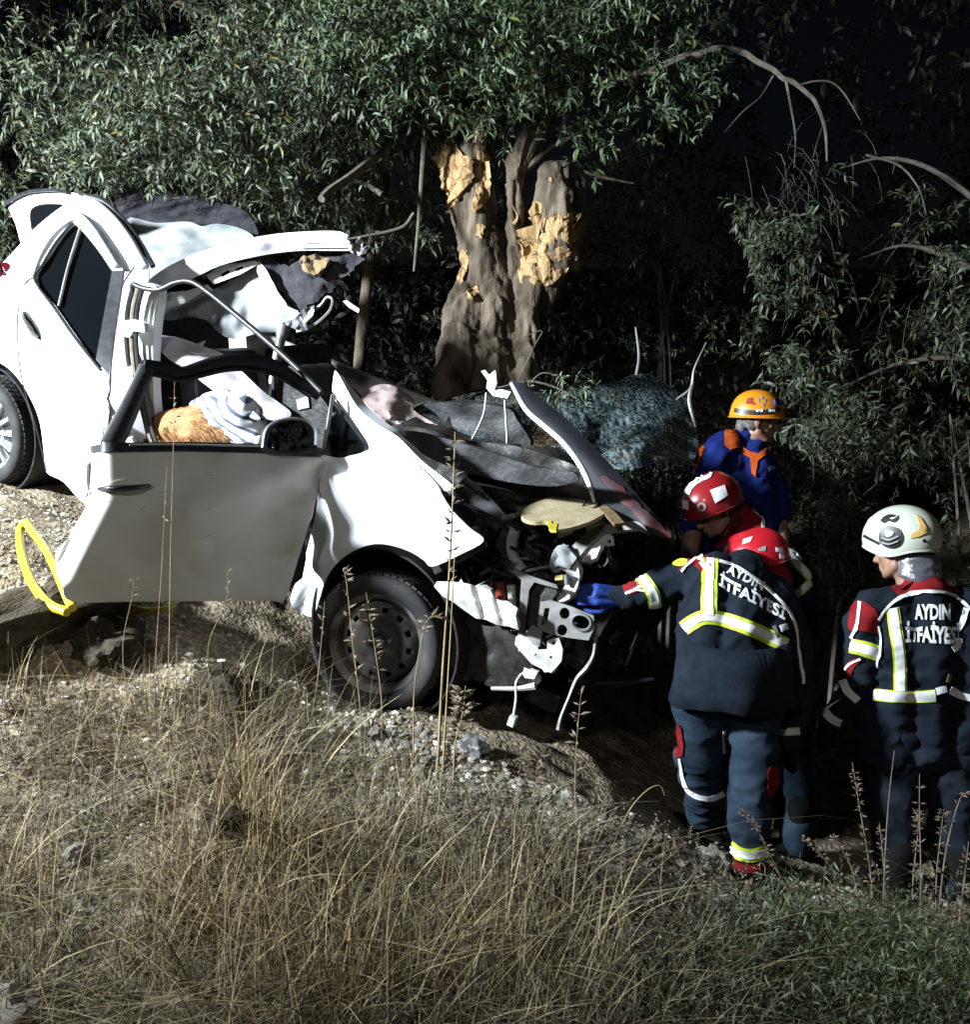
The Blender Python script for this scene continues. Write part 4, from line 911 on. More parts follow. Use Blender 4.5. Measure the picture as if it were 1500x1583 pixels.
# ---- dark undergrowth at the back of the ditch
def bush(pts, seed, lab, n, m=M_leafC, dr=(5.6, 6.8), name='bush'):
    u = sum(p[0] for p in pts)/len(pts); v = max(p[1] for p in pts); g = ground_hit(u, v+30) if False else P(u, v, sum(dr)/2)
    b = empty(name, g, lab, 'bush', 'bushes at the back of the ditch'); t = crown_twigs([pts], seed, n, 6, dr, .15, (.14, .3))
    foliage('foliage', t, m, b, seed, twig_m=M_twig, leaf=(.04, .07)); 
    rg = random.Random(seed)
    for k in range(4):
        w = P(u+rg.uniform(-30, 30), v, sum(dr)/2); tube('stem', [Vector((w.x, w.y, gz(w.x, w.y)-.05)), w+Vector((0, 0, .1)), P(rg.choice(pts)[0]*.5+u*.5, min(p[1] for p in pts)+20, sum(dr)/2)], [.02, .014, .005], M_twig, b, 5)
    return b
bush([(1210, 640), (1330, 660), (1340, 800), (1220, 800)], 41, 'low dark bush between the orange-helmeted man and the white helmet', 34)
bush([(1440, 640), (1540, 620), (1560, 900), (1450, 900)], 42, 'dark bush at the frame edge right of the white helmet', 26)
bush([(1040, 700), (1090, 700), (1060, 800), (1000, 790), (960, 740)], 43, 'small leafy bush behind the raised bonnet', 14, M_leafA, (5.4, 6.2))
bush([(1240, 800), (1330, 800), (1340, 930), (1250, 940)], 44, 'dim low bush between the firefighters in the ditch', 16, M_leafC, (5.4, 6.4))
bush([(920, 120), (1200, 260), (1180, 560), (980, 560), (900, 320)], 45, 'barely lit olive thicket in the darkness beyond the split trunk', 70, M_leafA, (8.6, 10.5), 'thicket')
# far wood that closes the view
rg = random.Random(52); tw = []
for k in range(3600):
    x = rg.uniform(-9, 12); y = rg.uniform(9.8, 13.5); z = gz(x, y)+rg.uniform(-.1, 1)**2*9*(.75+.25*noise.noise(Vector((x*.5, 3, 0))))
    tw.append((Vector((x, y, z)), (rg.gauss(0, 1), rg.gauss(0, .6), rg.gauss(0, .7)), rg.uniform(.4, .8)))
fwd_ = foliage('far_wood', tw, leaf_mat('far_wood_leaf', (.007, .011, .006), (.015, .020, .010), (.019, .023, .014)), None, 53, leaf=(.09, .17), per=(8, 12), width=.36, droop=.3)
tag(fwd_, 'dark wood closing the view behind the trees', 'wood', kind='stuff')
# torn olive sprig lying on the windscreen
sprig = empty('olive_sprig', P(860, 610, 4.95), 'torn green olive sprig lying on the shattered windscreen', 'branch')
rg = random.Random(9); tw = []
for k in range(16):
    u = rg.uniform(820, 935); tw.append((P(u, 596+abs(u-850)*.18+rg.uniform(-6, 14), rg.uniform(4.75, 4.95)), (rg.uniform(-.4, 1), rg.uniform(-.6, .1), rg.uniform(-.5, .5)), rg.uniform(.10, .18)))
foliage('leaves', tw, M_leafA, sprig, 5, leaf=(.035, .06), width=.2)
tube('stem', [P(770, 600, 4.85), P(820, 590, 4.85), P(870, 604, 4.84), P(930, 640, 4.8)], [.006, .006, .005, .003], M_twig, sprig, 6)
tube('side_twig', [P(822, 590, 4.85), P(836, 578, 4.85), P(852, 578, 4.85), P(868, 586, 4.85)], [.004, .004, .003, .002], M_twig, sprig, 6)
tube('side_twig', [P(800, 592, 4.85), P(826, 536, 4.9), P(838, 512, 4.9), P(812, 520, 4.9)], [.004, .003, .003, .002], M_twig, sprig, 6)

# ------------------------------------------------------------------ people
M_skin = mat('skin', (.33, .19, .13), .55, 0, (.27, .14, .095), 22, bump=.1, bscale=90)
M_hair = mat('grey_dark_hair', (.05, .045, .04), .8, 0, (.16, .15, .14), 60, bump=.5, bscale=120)
M_eye = mat('eye_white', (.6, .58, .55), .2); M_iris = mat('dark_iris', (.02, .012, .008), .15)
M_navy = mat('navy_turnout_cloth', (.007, .011, .018), .9, 0, (.012, .018, .028), 16, bump=.25, bscale=140, spec=.15)
M_navy2 = mat('worn_navy_trousers', (.010, .020, .036), .9, 0, (.024, .038, .056), 9, bump=.25, bscale=140, spec=.15)
M_redcl = mat('red_turnout_cloth', (.23, .012, .014), .85, 0, (.16, .008, .010), 14, bump=.2, bscale=140, spec=.15)
M_tape = mat('silver_reflective_tape', (.88, .89, .90), .42, 0, (.80, .82, .84), 60, coat=.3)
M_lime = mat('lime_tape_border', (.58, .70, .04), .55, 0, (.48, .60, .05), 40)
M_boot = mat('black_boot_leather', (.006, .006, .006), .85, 0, (.010, .010, .009), 14, bump=.2, spec=.04)
M_redhelm = mat('red_helmet_shell', (.27, .012, .014), .28, 0, (.22, .014, .016), 9, coat=.5)
M_brighthelm = mat('bright_red_helmet_shell', (.46, .012, .022), .28, 0, (.38, .012, .02), 9, coat=.5)
M_orhelm = mat('orange_helmet_shell', (.72, .24, .008), .42, 0, (.50, .22, .04), 12, coat=.25, contrast=(.5, .8))
M_whelm = mat('cream_white_helmet_shell', (.62, .66, .55), .35, 0, (.54, .58, .48), 8, coat=.4)
M_blue = mat('royal_blue_polo', (.010, .022, .15), .9, 0, (.007, .014, .095), 9, bump=.25, bscale=150, spec=.15)
M_orange = mat('orange_trim_cloth', (.52, .085, .012), .85, 0, (.42, .07, .01), 30, bump=.2, bscale=140, spec=.15)
M_glove = mat('blue_work_glove', (.012, .06, .36), .7, 0, (.008, .035, .22), 25, bump=.3, bscale=70)
M_silver = mat('aluminised_neck_guard', (.62, .64, .70), .22, .8, (.40, .42, .48), 14, bump=.5, bscale=16)
M_gold = mat('amber_reflector', (.75, .48, .16), .4, 0, (.65, .40, .12), 30)
M_graysti = mat('grey_sticker', (.30, .30, .30), .5, 0, (.2, .2, .2), 30)

def folds(amp, seed, sc=1.):
    """creased cloth: sharp ridges between slack hollows"""
    def f(co):
        q = co*sc+Vector((seed*7.1, seed*3.3, seed)); w = Vector((noise.noise(q*2.2), noise.noise(q*2.2+Vector((9, 0, 0))), 0))*.35
        a = abs(noise.noise(Vector((q.x*4.5+q.z*2.4, q.y*4.5, q.z*7.5+q.x*2))+w*3)); b = abs(noise.noise(Vector((q.x*9-q.z*5, q.y*9, q.z*13))+w*4))
        return amp*(1.5*(.28-min(a, .45))+.8*(.24-min(b, .4))+.5*noise.noise(q*5))
    return f
def skirt(name, rings, m, parent, seed, seg=56, amp=.012):
    """open hem of a coat: rings of (centre, half width, half depth) facing the lens"""
    V = []; F = []; rgt = Vector((1, 0, 0)); dep = Vector((0, 1, 0)); fn = folds(1, seed)
    for i, (c_, a, b) in enumerate(rings):
        for k in range(seg):
            t = 2*math.pi*k/seg; p = Vector(c_)+rgt*a*math.cos(t)+dep*b*math.sin(t); n = (rgt*math.cos(t)+dep*math.sin(t)); w = i/(len(rings)-1)
            V.append(p+n*(fn(p)*amp*1.3+amp*.8*w*math.sin(t*5+seed)+amp*.4*w*math.sin(t*11))+Vector((0, 0, .012*w*math.sin(t*3+1))))
    for i in range(len(rings)-1):
        for k in range(seg): F.append((i*seg+k, (i+1)*seg+k, (i+1)*seg+(k+1) % seg, i*seg+(k+1) % seg))
    o = mesh_obj(name, V, F, m, parent, True); s = o.modifiers.new('t', 'SOLIDIFY'); s.thickness = .006; return o
def tape_poly(path, w):
    p = [Vector((*q, 0)) for q in path]
    if len(p) > 2: p = catmull(p, 4)
    Lf, Rt = [], []
    for i, q in enumerate(p):
        t = (p[min(i+1, len(p)-1)]-p[max(i-1, 0)]).normalized(); n = Vector((-t.y, t.x, 0)); ww = w[0]+(w[1]-w[0])*i/(len(p)-1) if isinstance(w, tuple) else w
        Lf.append((q+n*ww*.5)[:2]); Rt.append((q-n*ww*.5)[:2])
    return Lf+Rt[::-1]
def tape(parent, surf, path, w, m=None, lime=0, lift=.007, name='reflective_strip'):
    if lime: panel('lime_border', tape_poly(path, w+lime if not isinstance(w, tuple) else (w[0]+lime, w[1]+lime)), lambda u, v: surf(u, v, lift-.003), M_lime, parent, res=4, smooth=False, thick=.002)
    return panel(name, tape_poly(path, w), lambda u, v: surf(u, v, lift), m or M_tape, parent, res=4, smooth=False, thick=.002)
def patch(name, poly, surf, m, parent, lift=.006, smooth=True, thick=.002, res=5, holes=()):
    return panel(name, poly, lambda u, v: surf(u, v, lift), m, parent, res=res, smooth=smooth, thick=thick, holes=holes)
def lettering(txt, o, ex, ey, surf, parent, m=None, lift=.008, bold=.02, spacing=1.):
    """letters as thin raised print; o: photo pixel of the first letter's foot, ex/ey: pixels per em"""
    cu = bpy.data.curves.new('lettering', 'FONT'); cu.body = txt; cu.offset = bold; cu.resolution_u = 3; cu.space_character = spacing
    t = bpy.data.objects.new('lettering', cu); COL.objects.link(t)
    dg = bpy.context.evaluated_depsgraph_get(); me = bpy.data.meshes.new_from_object(t.evaluated_get(dg)); bpy.data.objects.remove(t)
    bm = bmesh.new(); bm.from_mesh(me); bmesh.ops.subdivide_edges(bm, edges=[e for e in bm.edges if e.calc_length() > .25], cuts=2); bmesh.ops.triangulate(bm, faces=bm.faces)
    for v in bm.verts:
        x, y = v.co.x, v.co.y; v.co = surf(o[0]+ex[0]*x+ey[0]*y, o[1]+ex[1]*x+ey[1]*y, lift)
    return bm_obj('lettering', bm, m or M_tape, parent, False)

def head(parent, mtx, hair=None, beard=False, skin=M_skin):
    """mtx places local axes: x right, y where the face looks, z up; origin between the ears"""
    E = lambda x, y, z, r: (Vector((x, y, z)), r)
    chains = [[E(0, -.012, .035, (.074, .092, .078))], [E(0, .03, -.03, (.060, .062, .078))], [E(0, .045, -.085, (.043, .045, .030))], [E(0, .07, -.098, (.024, .020, .018))],
        [E(-.052, .005, -.06, .026), E(-.032, .05, -.088, .024)], [E(.052, .005, -.06, .026), E(.032, .05, -.088, .024)],
        [E(-.03, .078, .022, .014), E(0, .086, .024, .014), E(.03, .078, .022, .014)], [E(0, .088, .008, .011), E(0, .102, -.02, .012), E(0, .112, -.036, .014)], [E(-.013, .098, -.038, .010), E(.013, .098, -.038, .010)],
        [E(-.018, .086, -.064, .008), E(0, .093, -.062, .009), E(.018, .086, -.064, .008)], [E(-.015, .085, -.075, .008), E(0, .090, -.076, .009), E(.015, .085, -.075, .008)],
        [E(-.038, .066, -.022, .018)], [E(.038, .066, -.022, .018)],
        [E(-.076, -.006, -.008, (.010, .020, .032))], [E(.076, -.006, -.008, (.010, .020, .032))],
        [E(0, -.012, -.07, .054), E(0, -.02, -.13, .053), E(0, -.03, -.19, .058)]]
    me = blob_mesh(chains, .0065, 3); me.transform(mtx); me.name = 'head'; me.shade_smooth(); me.materials.clear(); me.materials.append(skin)
    h = link(bpy.data.objects.new('head', me), parent)
    for s in (-1, 1):
        for nm, rr, yy, mm in (('eye', .0125, .072, M_eye), ('iris', .007, .0795, M_iris)):
            bm = bmesh.new(); bmesh.ops.create_uvsphere(bm, u_segments=12, v_segments=8, radius=rr); bmesh.ops.transform(bm, matrix=mtx @ Matrix.Translation((s*.031, yy, .003)), verts=bm.verts); bm_obj(nm, bm, mm, h, True)
        tube('eyebrow', [mtx @ Vector((s*.014, .097, .024)), mtx @ Vector((s*.032, .091, .030)), mtx @ Vector((s*.048, .076, .024))], [.004, .005, .003], M_hair, h, 6)
    if hair:
        me = blob_mesh([[E(0, -.022, .028, (.078, .092, .080))], [E(-.066, -.03, -.02, (.016, .035, .04))], [E(.066, -.03, -.02, (.016, .035, .04))], [E(0, -.075, -.04, (.055, .03, .05))]], .009, 2)
        me.transform(mtx); me.materials.clear(); me.materials.append(hair); me.shade_smooth(); me.name = 'hair'; link(bpy.data.objects.new('hair', me), h)
    return h
def dome(name, mtx, rx, ry, rz, cut, m, parent, flare=.0, thick=.006, nl=28, nm=18, ridge=0.):
    """helmet shell; cut(angle) = polar angle where the rim lies (angle 0 = front)"""
    V = []; F = []
    for i in range(nm+1):
        for k in range(nl):
            a = 2*math.pi*k/nl; th = cut(a)*i/nm; fl = 1+flare*max(0, (i/nm-.86)/.14)
            x = rx*math.sin(th)*math.sin(a)*fl; y = ry*math.sin(th)*math.cos(a)*fl; z = rz*math.cos(th)
            if ridge: z += ridge*max(0, 1-abs(x)/(rx*.28))*math.sin(min(1, th)*1.57); 
            V.append(mtx @ Vector((x, y, z)))
    for i in range(nm):
        for k in range(nl): F.append((i*nl+k, (i+1)*nl+k, (i+1)*nl+(k+1) % nl, i*nl+(k+1) % nl))
    me = bpy.data.meshes.new(name); me.from_pydata([v[:] for v in V], [], F); bm = bmesh.new(); bm.from_mesh(me); bmesh.ops.remove_doubles(bm, verts=bm.verts, dist=1e-5)
    bmesh.ops.recalc_face_normals(bm, faces=bm.faces); bm.to_mesh(me); bm.free(); me.shade_smooth(); me.materials.append(m)
    o = link(bpy.data.objects.new(name, me), parent); s = o.modifiers.new('t', 'SOLIDIFY'); s.thickness = thick; s.offset = -1
    # rolled rim
    rim = []
    for k in range(nl+1):
        a = 2*math.pi*k/nl; th = cut(a); rim.append(mtx @ Vector((rx*math.sin(th)*math.sin(a)*(1+flare), ry*math.sin(th)*math.cos(a)*(1+flare), rz*math.cos(th))))
    tube('helmet_rim', rim, .0055, m, o, 6, 1)
    return o
def face_mtx(loc, look, up=(0, 0, 1)):
    y = Vector(look).normalized(); z = Vector(up); z = (z-y*z.dot(y)).normalized(); x = y.cross(z)
    return Matrix.Translation(loc) @ Matrix(((x.x, y.x, z.x), (x.y, y.y, z.y), (x.z, y.z, z.z))).to_4x4()
def hand(name, parent, wrist, dirv, palm_n, m, s=1., curl=.5, thumb=1):
    """palm, four unequal bent fingers and a thumb leaving the side of the palm"""
    y = Vector(dirv).normalized(); z = Vector(palm_n); z = (z-y*z.dot(y)).normalized(); x = y.cross(z); M3 = Matrix((x, y, z)).transposed()
    c = lambda a, b, e: Vector(wrist)+M3 @ Vector((a*s, b*s, e*s))
    chains = [[(c(-.022, .0, 0), .020*s), (c(-.03, .075, 0), .016*s)], [(c(0, 0, 0), .022*s), (c(0, .08, .004), .017*s)], [(c(.02, 0, 0), .020*s), (c(.028, .072, 0), .016*s)]]
    for i, (fx_, ln) in enumerate(((-.033, .072), (-.011, .084), (.011, .078), (.031, .06))):
        p = c(fx_, .078, .002); ch_ = [(p, .0115*s)]; a = .15
        yy, zz = .078, .002
        for j in range(3):
            a += curl*(.5+.2*i/3); l_ = ln*(.45, .32, .23)[j]; yy += l_*math.cos(a); zz -= l_*math.sin(a); ch_.append((c(fx_*1.05, yy, zz), (.0108-.001*j)*s))
        chains.append(ch_)
    chains.append([(c(-.032*thumb, .02, -.006), .015*s), (c(-.058*thumb, .05, -.016), .0125*s), (c(-.062*thumb, .085, -.03), .0105*s), (c(-.052*thumb, .105, -.04), .0095*s)])
    return blob(name, chains, m, parent, .0055, 2)
def gpt(x, y, dz=0): return Vector((x, y, gz(x, y)+dz))
def boot(parent, ankle, toe_dir, m=M_boot):
    a = Vector(ankle); t = Vector(toe_dir); t.z = 0; t.normalize(); g = gpt(a.x, a.y, .035)
    return blob('boot', [[(a+Vector((0, 0, .12)), .072), (a, .065), (g+Vector((0, 0, .03)), .05)], [(g-t*.05, .045), (g+t*.08, .05), (g+t*.17, .042)]], m, parent, .012, 4)

def foot(u, v, d):
    w = P(u, v, d); return [(Vector((w.x, w.y, gz(w.x, w.y)+.16)), .075)]

# ---- firefighter in front, bending to reach into the engine bay
def C(*pts): return [(P(u, v, d), r) for u, v, d, r in pts]
pa = empty('person', gpt(1.1, 3.75), 'person in navy and red fire coat bending left over the engine with a blue glove', 'person')
jk = blob('jacket', [C((1090, 1040, 3.85, .10), (1088, 1000, 3.85, .108), (1092, 940, 3.92, .11), (1104, 893, 4.03, .098)), C((1132, 1040, 3.85, .11), (1136, 1000, 3.85, .122), (1146, 930, 3.94, .122), (1152, 890, 4.05, .10)),
    C((1176, 1040, 3.86, .10), (1182, 1000, 3.87, .108), (1192, 945, 3.95, .108), (1196, 920, 4.04, .09)),
    C((1092, 892, 4.03, .092), (1060, 892, 4.06, .086), (1030, 904, 4.07, .078), (1000, 916, 4.07, .070), (972, 926, 4.07, .060)),
    C((1200, 932, 4.0, .088), (1222, 975, 3.95, .078), (1232, 1020, 3.9, .070), (1236, 1065, 3.88, .064), (1226, 1112, 3.9, .056), (1218, 1140, 3.93, .052)),
    C((1150, 880, 4.12, .085), (1166, 876, 4.2, .07))], M_navy, pa, .010, 5, folds(.022, 1))
js = surface_of(jk); js.depth = 3.9
# flared hem of the coat
def hem(u, v): return js(u, v, .012)
skirt('coat_hem', [(P(1136, 985, 3.86), .215, .150), (P(1134, 1020, 3.85), .228, .165), (P(1132, 1050, 3.85), .238, .175), (P(1131, 1078, 3.85), .248, .185)], M_navy, pa, 3)
tape(pa, js, [(1099, 864), (1097, 900), (1096, 952)], 13, lime=11)
tape(pa, js, [(1058, 972), (1072, 962), (1090, 955), (1120, 958), (1160, 972), (1196, 988), (1214, 998)], 12, lime=11)
tape(pa, js, [(986, 888), (1000, 902), (1010, 920), (1013, 938)], 13, lime=7)
tape(pa, js, [(968, 918), (982, 912), (996, 914)], 3.2, lift=.006, name='piping')
tape(pa, js, [(970, 892), (984, 888), (994, 886)], 3.2, lift=.006, name='piping')
patch('red_sleeve_panel', [(966, 898), (980, 890), (994, 892), (1000, 908), (988, 914), (970, 918), (962, 910)], js, M_redcl, pa, .005)
patch('red_shoulder_panel', [(1060, 868), (1076, 858), (1096, 854), (1090, 862), (1072, 872), (1050, 884)], js, M_redcl, pa, .005)
patch('lime_shoulder_tab', [(1040, 874), (1052, 866), (1064, 868), (1056, 876)], js, M_lime, pa, .008)
tape(pa, js, [(1054, 884), (1064, 874), (1080, 862), (1092, 854)], 3.2, lift=.009, name='piping')
tape(pa, js, [(1112, 868), (1136, 876), (1166, 896), (1196, 920), (1216, 942), (1228, 968), (1234, 1000), (1240, 1040), (1242, 1056)], 3.8, lift=.009, name='piping')
lettering('AYDIN', (1124, 887), (17, 8.5), (7, -17), js, pa, bold=.03, spacing=1.05)
lettering('İTFAİYESİ', (1111, 906), (21, 10.8), (3, -24), js, pa, bold=.035, spacing=1.06)
tape(pa, js, [(1206, 972), (1216, 968)], 9); tape(pa, js, [(1196, 968), (1204, 988)], 5, m=M_greymetal)
tape(pa, js, [(1206, 1132), (1222, 1130), (1236, 1129)], 9, lime=3)
tr = blob('trousers', [C((1086, 1060, 3.88, .105), (1080, 1130, 3.92, .096), (1080, 1180, 4.0, .088), (1088, 1228, 4.1, .080), (1094, 1258, 4.2, .072)), C((1126, 1060, 3.87, .11), (1128, 1090, 3.87, .09)),
    C((1172, 1062, 3.86, .108), (1168, 1140, 3.84, .098), (1166, 1200, 3.83, .090), (1164, 1262, 3.83, .086), (1162, 1318, 3.84, .082), (1162, 1324, 3.84, .080))], M_navy2, pa, .010, 5, folds(.030, 2))
ts = surface_of(tr); ts.depth = 3.9
patch('red_knee_panel', [(1036, 1136), (1052, 1120), (1058, 1150), (1056, 1168), (1040, 1166)], ts, M_redcl, pa)
tape(pa, ts, [(1052, 1172), (1056, 1198), (1062, 1218), (1078, 1230), (1098, 1234), (1118, 1226)], (3.5, 9), name='reflective_strip')
tape(pa, ts, [(1118, 1130), (1119, 1164)], 4, name='piping')
tape(pa, ts, [(1128, 1308), (1142, 1318), (1162, 1322), (1186, 1316)], 11, lime=9)
patch('red_calf_panel', [(1186, 1192), (1200, 1188), (1206, 1236), (1190, 1242)], ts, M_redcl, pa)
tape(pa, ts, [(1198, 1246), (1198, 1262), (1194, 1280)], 7)
blob('boot', [C((1162, 1326, 3.84, .070), (1160, 1348, 3.84, .058)), [(P(1160, 1356, 3.86), .045), (P(1150, 1352, 3.96), .048), (P(1142, 1350, 4.02), .042)]], M_boot, pa, .012, 4)
patch('red_boot_cuff', tape_poly([(1132, 1332), (1158, 1342), (1188, 1334)], 12), surface_of(tr, [o for o in bpy.data.objects if o.name.startswith('boot') and o.parent is pa][-1]), M_redcl, pa, .006)
boot(pa, P(1094, 1270, 4.22), (-.6, .8, 0))
glove = hand('glove', pa, P(952, 922, 4.07), P(888, 916, 4.02)-P(952, 922, 4.07), (0, -1, .45), M_glove, 1.12, .42, 1)
blob('glove_cuff', [C((974, 924, 4.07, .054), (952, 920, 4.07, .040), (940, 920, 4.07, .034))], M_navy, pa, .01, 3, folds(.005, 5))
hand('glove', pa, P(1216, 1142, 3.94), (-.05, .25, -1), (-1, 0, 0), M_boot, 1.05, .6)
hm = face_mtx(P(1170, 872, 4.24), c2w(Vector((-.84, -.30, .42))), c2w(Vector((-.20, .92, -.10))))
head(pa, hm)
blob('hood', [[(hm @ Vector((0, -.03, -.03)), .084), (hm @ Vector((0, -.05, -.09)), .080), (P(1160, 886, 4.16), .078)]], M_redcl, pa, .012, 4, folds(.006, 3))
hl = dome('helmet', hm @ Matrix.Translation((0, -.006, .036)), .118, .146, .118, lambda a: 1.66+.34*(1-math.cos(a))*.5, M_brighthelm, pa, flare=.04, ridge=.012)
hs = surface_of(hl); hs.depth = 4.15
patch('helmet_sticker', [(1150, 834), (1164, 830), (1160, 838), (1148, 842)], hs, M_tape, hl, .004, False)
patch('helmet_vent', [(1172, 848), (1184, 844), (1184, 852), (1172, 852)], hs, M_graysti, hl, .004, False)
for q in ((1202, 850), (1208, 860), (1213, 871), (1218, 882)): patch('helmet_sticker', [(q[0]-3, q[1]-4), (q[0]+3, q[1]-2), (q[0]+4, q[1]+4), (q[0]-2, q[1]+3)], hs, M_tape, hl, .004, False)

# ---- firefighter behind, looking down into the engine bay
pb = empty('person', gpt(1.25, 4.75), 'person in dark red helmet with white squares, looking down past the bonnet', 'person')
jb = blob('jacket', [C((1150, 1060, 4.62, .13), (1154, 980, 4.6, .13), (1158, 900, 4.55, .12), (1156, 858, 4.52, .105)), C((1215, 1060, 4.62, .13), (1216, 980, 4.6, .13), (1214, 910, 4.56, .115), (1206, 872, 4.52, .10)), C((1180, 1050, 4.62, .14), (1182, 900, 4.58, .13), (1166, 830, 4.52, .085), (1146, 800, 4.52, .06)),
    C((1218, 882, 4.5, .09), (1240, 925, 4.45, .08), (1235, 985, 4.4, .07), (1200, 1000, 4.32, .06)), C((1140, 850, 4.48, .09), (1110, 885, 4.36, .078), (1060, 900, 4.28, .066), (1020, 890, 4.26, .056))], M_navy, pb, .012, 5, folds(.022, 6))
jbs = surface_of(jb); jbs.depth = 4.45
patch('red_yoke', [(1112, 800), (1130, 786), (1160, 780), (1176, 790), (1182, 820), (1178, 850), (1150, 852), (1120, 850), (1104, 842)], jbs, M_redcl, pb, .006)
tape(pb, jbs, [(1172, 782), (1178, 800), (1178, 824)], 4, lift=.010, name='piping')
tape(pb, jbs, [(1204, 838), (1216, 852), (1234, 874), (1250, 890), (1254, 898), (1236, 916), (1216, 930)], 9, lime=4)
tape(pb, jbs, [(1142, 772), (1146, 784)], 4, lift=.012, name='piping')
tape(pb, jbs, [(1214, 832), (1226, 848), (1238, 866)], 2.6, name='piping')
blob('trousers', [C((1160, 1060, 4.62, .13), (1156, 1180, 4.6, .1), (1150, 1290, 4.62, .08))+foot(1150, 1300, 4.62), C((1220, 1060, 4.62, .13), (1228, 1180, 4.62, .1), (1232, 1300, 4.62, .08))+foot(1232, 1310, 4.62)], M_navy2, pb, .016, 5, folds(.012, 7))
for q in ((1150, 1300), (1232, 1310)):
    w = P(*q, 4.62); boot(pb, Vector((w.x, w.y, gz(w.x, w.y)+.14)), (-1, .1, 0))
hand('glove', pb, P(1020, 890, 4.26), (-1, -.1, -.3), (0, 0, 1), M_boot, 1.05, .6); hand('glove', pb, P(1200, 1000, 4.32), (-1, -.2, -.1), (0, 0, 1), M_boot, 1.05, .6)
hm = face_mtx(P(1104, 786, 4.5), c2w(Vector((-.78, -.48, -.28))), c2w(Vector((-.36, .88, -.15))))
head(pb, hm)
blob('hood', [[(hm @ Vector((0, -.05, .0)), (.082, .082, .09)), (hm @ Vector((0, -.055, -.07)), .082), (hm @ Vector((0, -.08, -.15)), .088)]], mat('dark_red_hood', (.055, .008, .010), .9, 0, (.08, .010, .012), 14, bump=.3), pb, .012, 4, folds(.006, 4))
hl = dome('helmet', hm @ Matrix.Translation((0, -.006, .038)), .122, .150, .124, lambda a: 1.68+.40*(1-math.cos(a))*.5, M_redhelm, pb, flare=.05, ridge=.010)
hs = surface_of(hl); hs.depth = 4.4
patch('helmet_sticker', [(1098, 758), (1120, 750), (1125, 766), (1106, 778)], hs, M_tape, hl, .004, False)
patch('helmet_sticker', [(1056, 772), (1065, 774), (1065, 788), (1056, 786)], hs, M_tape, hl, .004, False)
patch('helmet_sticker', tape_poly([(1063, 764), (1070, 748), (1082, 736), (1100, 728)], 9), hs, M_tape, hl, .005, False)
patch('helmet_badge', ell(1085, 784, 7, 7), hs, M_graysti, hl, .004, holes=[ell(1085, 784, 3.5, 4)])

# ---- rescue worker in blue polo and orange helmet
pc = empty('person', gpt(1.45, 5.3), 'person in blue polo with orange collar and orange helmet, facing right', 'person')
jc = blob('polo_shirt', [C((1100, 860, 5.15, .13), (1104, 780, 5.12, .135), (1112, 720, 5.1, .12), (1120, 694, 5.1, .10)), C((1170, 860, 5.15, .13), (1168, 780, 5.12, .135), (1164, 725, 5.1, .12), (1160, 700, 5.1, .095)), C((1138, 860, 5.15, .14), (1140, 760, 5.12, .14), (1146, 690, 5.1, .075), (1152, 672, 5.1, .06)),
    C((1106, 708, 5.06, .095), (1090, 745, 5.02, .088), (1078, 790, 5.0, .075), (1074, 810, 5.0, .07)), C((1180, 718, 5.12, .085), (1196, 752, 5.14, .08), (1204, 790, 5.12, .07))], M_blue, pc, .011, 5, folds(.022, 8))
cs = surface_of(jc); cs.depth = 5.0
arm = blob('arm', [C((1076, 800, 5.0, .052), (1068, 850, 4.96, .046), (1062, 890, 4.9, .036)), ], M_skin, pc, .012, 4); hand('hand', pc, P(1062, 890, 4.9), (-.1, -.3, -1), (-1, 0, 0), M_skin, 1., .5)
blob('arm', [C((1202, 785, 5.12, .052), (1208, 840, 5.06, .045), (1196, 890, 5.0, .036))], M_skin, pc, .012, 4); hand('hand', pc, P(1196, 890, 5.0), (-.2, -.2, -1), (-1, 0, 0), M_skin, 1., .5)
patch('collar', [(1121, 668), (1124, 656), (1137, 648), (1140, 670), (1140, 692), (1128, 696), (1120, 690)], cs, M_orange, pc, .014, False, .006)
patch('collar', [(1146, 690), (1160, 698), (1172, 702), (1184, 692), (1182, 704), (1172, 712), (1168, 738), (1162, 732), (1160, 708), (1148, 702)], cs, M_orange, pc, .010, False, .004)
tape(pc, cs, [(1087, 690), (1080, 706), (1074, 722)], 10, M_orange, name='sleeve_stripe'); tape(pc, cs, [(1073, 724), (1070, 734)], 9, mat('pale_red_print', (.45, .12, .12), .8), name='sleeve_badge'); tape(pc, cs, [(1068, 738), (1062, 754)], 10, M_orange, name='sleeve_stripe')
patch('chest_badge', [(1188, 722), (1196, 720), (1198, 726), (1190, 727)], cs, M_graysti, pc, .006, False)
blob('trousers', [C((1112, 870, 5.15, .13), (1104, 1000, 5.16, .1), (1098, 1120, 5.18, .08))+foot(1098, 1130, 5.18), C((1166, 870, 5.15, .13), (1174, 1000, 5.16, .1), (1180, 1130, 5.18, .08))+foot(1180, 1140, 5.18)], M_navy, pc, .016, 5, folds(.012, 9))
for q in ((1098, 1130), (1180, 1140)):
    w = P(*q, 5.18); boot(pc, Vector((w.x, w.y, gz(w.x, w.y)+.14)), (.9, .3, 0))
hm = face_mtx(P(1170, 650, 5.08), c2w(Vector((.93, -.10, -.10))), c2w(Vector((.06, .97, -.1))))
head(pc, hm, hair=M_hair)
hl = dome('helmet', hm @ Matrix.Translation((0, -.002, .034)), .114, .138, .124, lambda a: 1.66+.14*(1-math.cos(a))*.5, M_orhelm, pc, flare=.05, ridge=.006)
hs = surface_of(hl); hs.depth = 5.0
patch('headlamp_strap', tape_poly([(1136, 634), (1150, 637), (1170, 638), (1190, 636), (1206, 632)], 7), hs, M_black, hl, .005, False, res=4)
